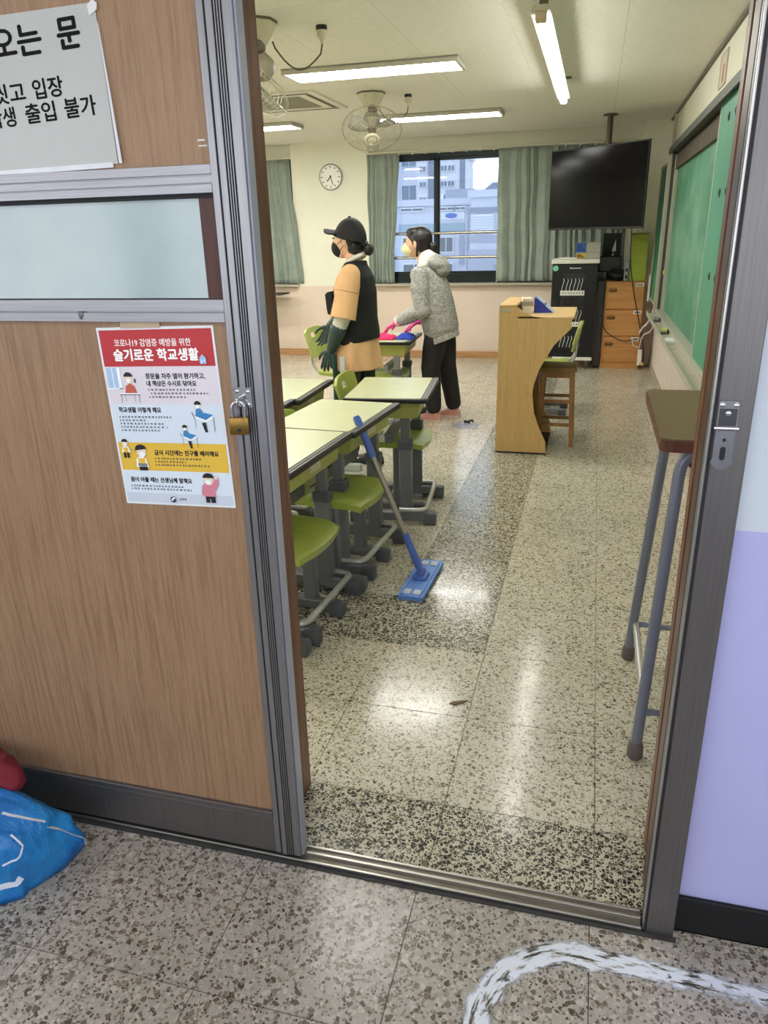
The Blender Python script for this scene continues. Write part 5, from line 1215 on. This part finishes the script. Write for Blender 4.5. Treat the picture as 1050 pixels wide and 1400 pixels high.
# ------------------------------------------------------------------ blue bag with a burgundy cloth at the left of the corridor
BAGM = NT('bag_blue'); BAGM.set(0.38, 0, 0.5); _v = BAGM.coord('Object'); BAGM.l(BAGM.ramp(BAGM.noise(_v, 7, 3), [(0.35, C3(20, 104, 178)), (0.65, C3(40, 142, 214))]), BAGM.b.inputs['Base Color']); BAGM.bump(BAGM.noise(BAGM.coord('Object', (1, 1, 0.45)), 17, 5), 0.6, 0.03)
bgt = thing('shopping_bag', 'bright blue shopping bag slumped against the door at the left', 'bag', (-1.52, 1.135, 0))
def bagp(u, v, off=0.0):
    """u angle, v 0 (floor) .. 1 (crown)"""
    c, s = cos(u), sin(u); e = 0.26 + 0.5*v
    sx = math.copysign(abs(c)**e, c); sy = math.copysign(abs(s)**e, s)
    k = (1.02-0.10*v-0.55*v**4); bul = 1+0.05*sin(3*u+1)*sin(pi*v)
    nz = noise.noise(Vector((sx*2.5, sy*2.5, v*3)))*0.07 + noise.noise(Vector((sx*6, sy*6, v*6+3)))*0.04 + abs(noise.noise(Vector((sx*9+v*5, sy*9, v*4))))*0.03
    x = (0.315+off)*sx*k*bul*(1+nz); y = (0.125+off)*sy*k*bul*(1+nz); z = 0.245*(v**0.8)+off*v + 0.02*noise.noise(Vector((sx*3, sy*3, 8)))*v
    y += 0.05*max(0, sx)**3*max(0, 1-v*1.3); x -= 0.06*max(0, sx)**2*max(0, -sy)*(1-v)
    return Vector((x, y, max(0, z)))
bm = B(); nu, nv = 72, 26
R = [[bm.verts.new(bagp(2*pi*i/nu, j/nv)) for i in range(nu)] for j in range(nv+1)]
for j in range(nv):
    for i in range(nu): bm.faces.new((R[j][i], R[j][(i+1) % nu], R[j+1][(i+1) % nu], R[j+1][i]))
bm.faces.new(R[0][::-1]); bm.faces.new(R[nv])
obj('bag_body', bm, BAGM.m, bgt, True)
def ribbon(pts, w, name, m):
    bm = B(); rows = []
    P = [bagp(u, v, 0.002) for u, v in pts]
    for i, p in enumerate(P):
        d = (P[min(i+1, len(P)-1)]-P[max(i-1, 0)]).normalized(); n = Vector((p.x*0.2, p.y, 0.05)).normalized(); s = d.cross(n).normalized()*w
        rows.append((bm.verts.new(p+s), bm.verts.new(p-s)))
    for (a1, a2), (b1, b2) in zip(rows, rows[1:]): bm.faces.new((a1, a2, b2, b1))
    bm.normal_update(); bmesh.ops.solidify(bm, geom=bm.faces[:], thickness=0.0012)
    obj(name, bm, m, bgt)
PRW = pm('bag_print_white', (206, 210, 222), 0.5)
def endface(pts, sub=4):
    """(y, z) on the bag's end face -> (u, v) of the bag surface"""
    out = []
    for (ya, za), (yb, zb) in zip(pts, pts[1:]):
        for q in range(sub):
            f = q/sub; y, z = ya+(yb-ya)*f, za+(zb-za)*f; v = min(1, max(0.01, z/0.245))**1.25; e = 0.26+0.5*v
            out.append((math.asin(math.copysign(min(1, abs(y/0.135))**(1/e), y)), v))
    return out
ribbon(endface([(-0.03, 0.222), (-0.005, 0.205), (0.012, 0.175), (0.030, 0.150)]), 0.0032, 'printed_line', PRW)
ribbon(endface([(0.022, 0.140), (0.045, 0.105), (0.058, 0.070), (0.066, 0.045), (0.060, 0.02)]), 0.0036, 'printed_line', PRW)
ribbon(endface([(-0.10, 0.115), (-0.075, 0.125), (-0.055, 0.150), (-0.050, 0.185)]), 0.0022, 'printed_line', PRW)
ribbon(endface([(-0.118, 0.050), (-0.100, 0.048), (-0.085, 0.060)]), 0.0075, 'printed_spot', PRW)
bm = B(); ell(bm, (0, 0, 0.03), (0.15, 0.07, 0.042), u=48, v=24)
for v in bm.verts: v.co += Vector(noise.noise_vector(v.co*16))*0.02+Vector(noise.noise_vector(v.co*40))*0.008
tag(obj('burgundy_cloth', bm, pm('burgundy', (116, 22, 40), 0.8, bump=0.3, bscale=30), None, True, loc=(-1.46, 1.225, 0.195)), 'burgundy cloth bundled on top of the blue bag', 'cloth')
# ------------------------------------------------------------------ people
SKIN = pm('skin', (226, 182, 152), 0.5, var=0.04, scale=20); HAIRM = pm('hair_dark', (26, 20, 20), 0.38, var=0.25, scale=30, stretch=(8, 8, 1))
def V(*a): return Vector(a)
def hand(bm, w, d, n, ts, fr=0.0075, curl=0.35, sc=1.0, spread=0.06):
    """palm and five separate fingers: w wrist, d pointing to the fingertips, n the way the palm faces, ts which side the thumb is on"""
    d = d.normalized(); n = (n-d*n.dot(d)).normalized(); t = d.cross(n)*ts
    offs = (0.030, 0.011, -0.008, -0.026); lens = (0.066, 0.075, 0.069, 0.053); met = (0.085, 0.088, 0.083, 0.074)
    for k in range(4):
        k0 = w + t*offs[k]*0.55*sc + d*0.008; kn = w + d*met[k]*sc + t*offs[k]*sc
        limb(bm, [k0, kn], [fr*1.55, fr*1.30], 8)
        p = kn; dirv = (d + t*spread*(1.5-k)).normalized(); ang = curl*(0.75+0.18*k); r = fr*(1.0, 1.04, 1.0, 0.88)[k]
        ch = [p]
        for q, f in enumerate((0.45, 0.31, 0.24)):
            a = ang*(q*0.75+0.45); v = (dirv*cos(a) + n*sin(a)).normalized(); p = p + v*lens[k]*sc*f; ch.append(p)
        limb(bm, ch, [r, r*0.97, r*0.9, r*0.78], 8)
    b = w + d*0.022*sc + t*0.022*sc
    ch = [b]
    for l, (a, c, e) in zip((0.040, 0.030, 0.024), ((0.62, 0.75, 0.15), (0.86, 0.42, 0.22), (0.95, 0.12, 0.25))):
        b = b + (d*a + t*c + n*e).normalized()*l*sc; ch.append(b)
    limb(bm, ch, [fr*1.5, fr*1.2, fr*1.05, fr*0.85], 8)
def head(bm, c, nose=True):
    ell(bm, c, (0.090, 0.071, 0.106), u=20, v=14); ell(bm, c+V(-0.038, 0, -0.062), (0.052, 0.049, 0.050)); ell(bm, c+V(-0.045, 0, -0.02), (0.050, 0.052, 0.055))
    limb(bm, [c+V(-0.086, 0, 0.012), c+V(-0.103, 0, -0.022)], [0.006, 0.011], 8)
    limb(bm, [c+V(-0.086, -0.012, -0.052), c+V(-0.086, 0.012, -0.052)], [0.007, 0.007], 6); limb(bm, [c+V(-0.083, -0.010, -0.062), c+V(-0.083, 0.010, -0.062)], [0.007, 0.007], 6)
    for s in (-1, 1): ell(bm, c+V(0.012, s*0.073, -0.012), (0.018, 0.008, 0.030), rot=(0, radians(-12), 0))
def shoe(name, m, ms, par, a, yawd, L=0.235):
    """shoe under ankle point a"""
    bm = B(); prof = [(0.06, 0.030, 0.055), (0.02, 0.037, 0.075), (-0.04, 0.038, 0.062), (-0.10, 0.042, 0.045), (-0.145, 0.036, 0.034), (-0.168, 0.018, 0.020)]
    R = []
    for x, w, h in prof: R.append([bm.verts.new((x, w*cos(q), 0.014+(h*sin(q) if sin(q) > 0 else 0))) for q in [pi*k/8 for k in range(9)]])
    for P, Q in zip(R, R[1:]):
        for k in range(8): bm.faces.new((P[k], P[k+1], Q[k+1], Q[k]))
        bm.faces.new((P[8], P[0], Q[0], Q[8]))
    bm.faces.new(R[0]); bm.faces.new(R[-1][::-1])
    ell(bm, (0.012, 0, 0.060), (0.042, 0.034, 0.045))
    M = T(a.x, a.y, 0, rz=radians(yawd)); bmesh.ops.transform(bm, matrix=M, verts=bm.verts); o = obj(name, bm, m, par, True, auto=60)
    bm = B(); out = [(x, w*1.04) for x, w, h in prof]+[(x, -w*1.04) for x, w, h in prof[::-1]]
    prism(bm, out, 0, 0.022, 'XY', M); obj('sole', bm, ms, o)
    bm = B()
    for k in range(4): tube(bm, [V(-0.045-0.02*k, -0.016, 0.066-0.007*k), V(-0.050-0.02*k, 0.016, 0.066-0.007*k)], 0.0028, 5)
    bmesh.ops.transform(bm, matrix=M, verts=bm.verts); obj('laces', bm, ms, o)
    return o
def eyes(par, c, col=(30, 22, 20)):
    for s in (-1, 1):
        bm = B(); ell(bm, c+V(-0.0795, s*0.030, 0.008), (0.007, 0.013, 0.0055), rot=(0, 0, radians(s*22))); obj('eye', bm, pm('eye_dark', col, 0.2), par, True)
        bm = B(); tube(bm, [c+V(-0.0865, s*0.016, 0.024), c+V(-0.083, s*0.032, 0.029), c+V(-0.070, s*0.048, 0.025)], 0.0026, 6); obj('eyebrow', bm, HAIRM, par, True)

# ---- woman in the black cap and vest
p1 = thing('person', 'woman in black cap, black mask, black vest over peach smock, dark rubber gloves', 'person', (-1.455, 4.66, 0), radians(-8))
hc = V(-0.035, 0, 1.470); arms1 = [([V(0.045, -0.150, 1.27), V(0.012, -0.200, 1.03), V(-0.080, -0.205, 0.825)], V(-0.36, 0.02, -0.93), V(0, 1, 0), -1), ([V(-0.06, 0.145, 1.27), V(-0.12, 0.185, 1.03), V(-0.265, 0.165, 0.925)], V(-0.5, -0.05, -0.86), V(0, -1, 0), 1)]
legs1 = [[V(-0.005, -0.085, 0.82), V(-0.045, -0.09, 0.46), V(-0.03, -0.095, 0.085)], [V(0.005, 0.085, 0.82), V(0.0, 0.095, 0.46), V(0.055, 0.105, 0.085)]]
bm = B(); head(bm, hc); limb(bm, [V(0.02, 0, 1.27), V(-0.005, 0, 1.40)], [0.052, 0.049])
loft(bm, [(0.01, 0, 0.76, 0.09, 0.145), (0.01, 0, 0.84, 0.105, 0.155), (0.0, 0, 1.0, 0.088, 0.125), (-0.005, 0, 1.15, 0.10, 0.135), (0.0, 0, 1.26, 0.08, 0.150), (0.01, 0, 1.32, 0.05, 0.085)])
for ch, d, n, ts in arms1:
    limb(bm, ch, [0.050, 0.038, 0.025]); hand(bm, ch[-1], d, n, ts, 0.0056, 0.35, 0.985)
for ch in legs1:
    limb(bm, ch, [0.080, 0.052, 0.036]); limb(bm, [ch[-1]+V(0.02, 0, -0.045), ch[-1]+V(-0.12, 0, -0.06)], [0.030, 0.022])
fuse(bm, 0.005, 'body', SKIN, p1, 3)
eyes(p1, hc)
PEACH = pm('smock_peach', (228, 182, 132), 0.8, var=0.06, scale=9, bump=0.25, bscale=22); VESTB = pm('vest_black', (17, 19, 22), 0.75, var=0.15, scale=8, bump=0.2, bscale=24)
bm = B(); n = 40; rings = []
for z, rx, ry, cx, fl in ((0.685, 0.168, 0.205, -0.005, 1), (0.76, 0.155, 0.195, -0.005, 0.9), (0.86, 0.138, 0.180, 0.0, 0.5), (0.98, 0.118, 0.160, -0.005, 0.1), (1.15, 0.118, 0.160, -0.01, 0), (1.25, 0.095, 0.170, 0.0, 0), (1.315, 0.06, 0.10, 0.012, 0), (1.335, 0.055, 0.065, 0.012, 0)):
    rings.append([bm.verts.new((cx+rx*cos(2*pi*k/n)*(1+0.05*fl*sin(9*2*pi*k/n)), ry*sin(2*pi*k/n)*(1+0.05*fl*sin(9*2*pi*k/n)), z)) for k in range(n)])
for P, Q in zip(rings, rings[1:]):
    for k in range(n): bm.faces.new((P[k], P[(k+1) % n], Q[(k+1) % n], Q[k]))
bm.faces.new(rings[0][::-1]); bm.faces.new(rings[-1])
for ch, *_ in arms1:
    s, e = ch[0], ch[1]; end = s+(e-s)*1.06
    tube(bm, [s+V(0.0, 0, 0.015), s+(e-s)*0.25, s+(e-s)*0.6, end], [0.062, 0.072, 0.074, 0.080], 16); ell(bm, s, (0.062, 0.062, 0.062))
smk = fuse(bm, 0.006, 'smock', PEACH, p1, 3)
for ch, *_ in arms1:
    s, e = ch[0], ch[1]; q = s+(e-s)*0.42; ax = (e-s).normalized(); a1 = ax.orthogonal().normalized(); a2 = ax.cross(a1)
    bm = B(); tube(bm, [q+(a1*cos(2*pi*k/24)+a2*sin(2*pi*k/24))*0.0735 for k in range(24)], 0.0022, 5, closed=True); obj('sleeve_seam', bm, pm('seam_tan', (190, 146, 100), 0.8), smk, True)
    q = s+(e-s)*1.05
    bm = B(); tube(bm, [q+(a1*cos(2*pi*k/24)+a2*sin(2*pi*k/24))*0.079 for k in range(24)], 0.0035, 5, closed=True); obj('sleeve_hem', bm, PEACH, smk, True)
bm = B(); loft(bm, [(0.0, 0, 0.845, 0.150, 0.180), (0.0, 0, 0.90, 0.146, 0.184), (0.0, 0, 1.0, 0.136, 0.166), (0.0, 0, 1.15, 0.137, 0.158), (0.010, 0, 1.25, 0.108, 0.148), (0.012, 0, 1.32, 0.070, 0.100), (0.018, 0, 1.345, 0.065, 0.072)], 32)
bmesh.ops.transform(bm, matrix=Matrix(((1, 0, 0, 0.0), (0, 1, 0, 0), (0.20, 0, 1, 0.0), (0, 0, 0, 1))), verts=[v for v in bm.verts if v.co.z < 0.95])
vs = fuse(bm, 0.0055, 'vest', VESTB, p1, 3)
bm = B(); prism(bm, [(-0.10, 1.17), (-0.130, 1.165), (-0.150, 1.15), (-0.142, 1.06), (-0.136, 1.03), (-0.10, 1.02)], -0.12, 0.04, 'XZ'); obj('pocket', bm, VESTB, vs, True, auto=50)
bm = B(); tube(bm, [(-0.03+0.062*cos(2*pi*k/20)+0.04, 0.060*sin(2*pi*k/20), 1.345-0.03*cos(2*pi*k/20)*(-1)+0.006) for k in range(20)], 0.014, 8, closed=True); obj('collar', bm, pm('collar_white', (224, 222, 210), 0.8), p1, True)
GLV = pm('glove_dark_green', (46, 68, 64), 0.4, var=0.08, scale=15)
for ch, d, n, ts in arms1:
    e, w = ch[1], ch[2]
    bm = B(); limb(bm, [e+(w-e)*-0.05, e+(w-e)*0.5], [0.052, 0.046]); obj('inner_sleeve', bm, pm('sleeve_white', (216, 212, 200), 0.8, bump=0.2, bscale=25), p1, True)
    bm = B(); q = e+(w-e)*0.42; limb(bm, [q, e+(w-e)*0.7, w], [0.056, 0.045, 0.032], 14); hand(bm, w, d, n, ts, 0.0093, 0.35, 1.0); fuse(bm, 0.0035, 'rubber_glove', GLV, p1, 2)
TRG = pm('trousers_dark_green', (20, 42, 36), 0.75, var=0.12, scale=9, bump=0.2, bscale=20)
bm = B(); loft(bm, [(0, 0, 0.74, 0.105, 0.145), (0, 0, 0.92, 0.10, 0.14)])
for ch in legs1: limb(bm, [ch[0], ch[1], ch[2]+V(0, 0, 0.08)], [0.080, 0.078, 0.066])
fuse(bm, 0.007, 'trousers', TRG, p1, 3)
BSH = pm('shoe_black', (18, 18, 20), 0.5); BSO = pm('sole_black', (30, 30, 32), 0.6)
for ch, y in zip(legs1, (6, -8)): shoe('shoe', BSH, BSO, p1, ch[-1], y)
CAPM = pm('cap_black', (19, 19, 22), 0.75, var=0.1, bump=0.15, bscale=80)
bm = B(); ell(bm, hc+V(0.016, 0, -0.012), (0.108, 0.088, 0.138), rot=(0, radians(6), 0), u=28, v=18)
for v in bm.verts:
    lim = 1.468 + 0.28*max(0, -(v.co.x+0.02)) - 0.25*max(0, v.co.x)
    if v.co.z < lim: v.co.z = lim
capo = obj('cap', bm, CAPM, p1, True, auto=60)
bm = B(); NB = 16
top, bot = [], []
for k in range(NB+1):
    a = pi*k/NB; y = 0.072*cos(a); f = sin(a)
    for lst, dz in ((top, 0.004), (bot, -0.004)):
        lst.append((bm.verts.new((-0.098+0.03*(1-f), y, 1.520-0.022*cos(a)**2+dz)), bm.verts.new((-0.100-0.090*f**0.7, y*1.02, 1.532-0.030*cos(a)**2+dz))))
for k in range(NB):
    bm.faces.new((top[k][0], top[k+1][0], top[k+1][1], top[k][1])); bm.faces.new((bot[k][0], bot[k][1], bot[k+1][1], bot[k+1][0])); bm.faces.new((top[k][1], top[k+1][1], bot[k+1][1], bot[k][1]))
obj('brim', bm, CAPM, capo, True, auto=40)
bm = B(); ell(bm, hc+V(0.017, 0, 0.128), (0.009, 0.009, 0.006)); obj('button', bm, CAPM, capo, True)
bm = B(); ell(bm, hc+V(0.050, 0, -0.045), (0.055, 0.068, 0.058)); ell(bm, hc+V(0.02, -0.045, -0.012), (0.05, 0.034, 0.03)); ell(bm, hc+V(0.02, 0.045, -0.012), (0.05, 0.034, 0.03)); limb(bm, [hc+V(0.085, 0, -0.02), hc+V(0.125, 0, -0.025)], [0.022, 0.016]); hr = fuse(bm, 0.005, 'hair', HAIRM, p1, 2)
bm = B(); ell(bm, hc+V(0.140, 0, -0.060), (0.032, 0.032, 0.038)); obj('hair_bun', bm, HAIRM, hr, True)
def mask(par, c, m, r, pt, band):
    bm = B(); ell(bm, c+V(-0.052, 0, -0.050), r, u=22, v=16)
    for v in bm.verts:
        q = v.co-c
        if q.x < -0.07: v.co.x -= pt*max(0, 1-abs(q.y)/0.05)*max(0, 1-abs(q.z+0.045)/0.05)
    k = obj('face_mask', bm, m, par, True)
    for s in (-1, 1):
        bm = B(); tube(bm, [c+V(-0.048, s*0.058, -0.028), c+V(-0.01, s*0.074, -0.008), c+V(0.014, s*0.079, 0.012)], 0.0018, 5); tube(bm, [c+V(-0.040, s*0.052, -0.075), c+V(0.0, s*0.073, -0.038), c+V(0.016, s*0.078, -0.03)], 0.0018, 5); obj('ear_loop', bm, band, k, True)
mask(p1, hc, pm('mask_black', (20, 21, 22), 0.8), (0.056, 0.057, 0.058), 0.004, pm('mask_black', (20, 21, 22)))

# ---- woman in the grey hoodie bending to the desk
p2_ = thing('person', 'woman in grey hoodie, cream mask and pink gloves bending over the far desk', 'person', (-1.205, 6.13, 0), radians(-5))
hc = V(-0.185, 0, 1.425); LEAN = T(0.03, 0, 0.86, ry=radians(-20))
arms2 = [([V(-0.115, -0.165, 1.185), V(-0.075, -0.215, 0.918), V(-0.310, -0.150, 0.820)], V(-0.82, 0.10, -0.52), V(0.5, 0, -0.86), -1), ([V(-0.115, 0.165, 1.185), V(-0.03, 0.200, 0.94), V(-0.195, 0.10, 0.805)], V(-0.84, -0.02, -0.52), V(0.5, 0, -0.86), 1)]
legs2 = [[V(0.012, -0.080, 0.76), V(-0.040, -0.092, 0.45), V(-0.015, -0.095, 0.085)], [V(0.020, 0.080, 0.76), V(0.045, 0.092, 0.45), V(0.105, 0.095, 0.085)]]
bm = B(); head(bm, hc); limb(bm, [V(-0.10, 0, 1.22), V(-0.155, 0, 1.36)], [0.052, 0.048])
loft(bm, [(-0.05, 0, -0.10, 0.085, 0.140), (-0.03, 0, 0.0, 0.09, 0.145), (0, 0, 0.12, 0.088, 0.125), (0, 0, 0.26, 0.10, 0.135), (0, 0, 0.36, 0.085, 0.150), (0, 0, 0.42, 0.05, 0.08)], M=LEAN)
for ch, d, n, ts in arms2:
    limb(bm, ch, [0.050, 0.038, 0.025]); hand(bm, ch[-1], d, n, ts, 0.0056, 0.40, 1.06, 0.10)
for ch in legs2:
    limb(bm, ch, [0.082, 0.053, 0.036]); limb(bm, [ch[-1]+V(0.02, 0, -0.045), ch[-1]+V(-0.12, 0, -0.06)], [0.030, 0.022])
fuse(bm, 0.005, 'body', SKIN, p2_, 3)
eyes(p2_, hc)
HEA = NT('hoodie_heather'); HEA.set(0.9, 0, 0.2); _v = HEA.coord('Object', (0.45, 0.45, 1.4)); _a = HEA.noise(_v, 95, 4, 0.7); _b = HEA.noise(_v, 14, 3)
HEA.l(HEA.mix(0.35, HEA.ramp(_a, [(0.36, C3(88, 90, 89)), (0.62, C3(196, 196, 190))]), HEA.ramp(_b, [(0.35, C3(122, 124, 122)), (0.65, C3(172, 172, 168))])), HEA.b.inputs['Base Color']); HEA.bump(HEA.noise(HEA.coord('Object'), 16, 4), 0.45, 0.02); HEA = HEA.m
bm = B(); loft(bm, [(-0.050, 0, -0.155, 0.130, 0.180), (-0.045, 0, -0.11, 0.144, 0.194), (-0.025, 0, 0.05, 0.146, 0.192), (0, 0, 0.22, 0.132, 0.180), (0, 0, 0.33, 0.105, 0.175), (0.0, 0, 0.405, 0.07, 0.11), (-0.005, 0, 0.43, 0.06, 0.075)], 32, LEAN)
for ch, *_ in arms2:
    s, e, w = ch; tube(bm, [s+V(0.01, 0, 0.02), s+(e-s)*0.4, e, e+(w-e)*0.45, e+(w-e)*0.90], [0.068, 0.076, 0.068, 0.060, 0.046], 16)
    ell(bm, s, (0.070, 0.068, 0.068)); ell(bm, e, (0.068, 0.068, 0.068))
hd2 = fuse(bm, 0.006, 'hoodie', HEA, p2_, 3)
bm = B(); loft(bm, [(-0.055, 0, -0.195, 0.124, 0.174), (-0.054, 0, -0.19, 0.132, 0.182), (-0.050, 0, -0.15, 0.134, 0.184), (-0.050, 0, -0.14, 0.128, 0.178)], 32, LEAN); obj('waist_rib', bm, HEA, hd2, True, auto=50)
bm = B(); ell(bm, V(-0.005, 0, 1.268), (0.098, 0.125, 0.062), rot=(0, radians(28), 0)); ell(bm, V(0.035, 0, 1.215), (0.055, 0.10, 0.055)); fuse(bm, 0.006, 'hood', HEA, hd2, 4)
bm = B(); ell(bm, V(-0.085, 0, 1.290), (0.080, 0.105, 0.085), rot=(0, radians(18), 0)); limb(bm, [V(-0.10, -0.085, 1.26), V(-0.185, -0.065, 1.20)], [0.034, 0.018]); limb(bm, [V(-0.10, 0.085, 1.26), V(-0.185, 0.065, 1.20)], [0.034, 0.018]); ln = fuse(bm, 0.006, 'hood_lining', pm('lining_white', (232, 230, 214), 0.9, bump=0.2, bscale=20), hd2, 3)
PNK = pm('glove_pink', (226, 66, 152), 0.4, var=0.08, scale=15)
for ch, d, n, ts in arms2:
    e, w = ch[1], ch[2]
    bm = B(); tube(bm, [e+(w-e)*0.80, e+(w-e)*0.985], [0.046, 0.042], 14); obj('glove_cuff', bm, pm('cuff_pale_pink', (240, 208, 200), 0.6), p2_, True, auto=50)
    bm = B(); limb(bm, [e+(w-e)*0.94, w], [0.037, 0.033], 14); hand(bm, w, d, n, ts, 0.0098, 0.40, 1.08, 0.10); fuse(bm, 0.0035, 'rubber_glove', PNK, p2_, 2)
TRB = pm('trousers_black', (30, 31, 34), 0.8, var=0.12, scale=9, bump=0.25, bscale=18)
bm = B(); ell(bm, V(0.012, 0, 0.775), (0.108, 0.155, 0.11))
for ch in legs2: limb(bm, [ch[0], (ch[0]+ch[1])/2, ch[1], ch[2]+V(0, 0, 0.045)], [0.100, 0.096, 0.082, 0.068])
fuse(bm, 0.007, 'trousers', TRB, p2_, 3)
PSH = pm('shoe_pink', (208, 150, 138), 0.35, coat=0.2); PSO = pm('sole_pale_pink', (226, 200, 190), 0.5)
for ch, y in zip(legs2, (4, 0)): shoe('shoe', PSH, PSO, p2_, ch[-1], y)
bm = B(); ell(bm, hc+V(0.042, 0, 0.022), (0.092, 0.084, 0.101), rot=(0, radians(-8), 0)); ell(bm, hc+V(-0.012, 0, 0.075), (0.072, 0.066, 0.042)); ell(bm, hc+V(0.055, 0, -0.035), (0.06, 0.066, 0.055))
for s in (-1, 1): limb(bm, [hc+V(-0.045, s*0.062, 0.055), hc+V(-0.012, s*0.076, 0.015), hc+V(0.0, s*0.076, -0.02)], [0.015, 0.008, 0.005]); limb(bm, [hc+V(0.034, s*0.070, -0.02), hc+V(0.022, s*0.060, -0.10)], [0.014, 0.010])
hr = fuse(bm, 0.005, 'hair', HAIRM, p2_, 2)
bm = B(); limb(bm, [hc+V(0.110, 0, -0.01), hc+V(0.138, 0, -0.035), hc+V(0.136, 0, -0.085), hc+V(0.120, 0, -0.12)], [0.026, 0.034, 0.030, 0.016]); fuse(bm, 0.005, 'ponytail', HAIRM, hr, 2)
mask(p2_, hc, pm('mask_cream', (230, 222, 168), 0.8), (0.058, 0.056, 0.058), 0.022, pm('mask_cream', (230, 222, 168)))
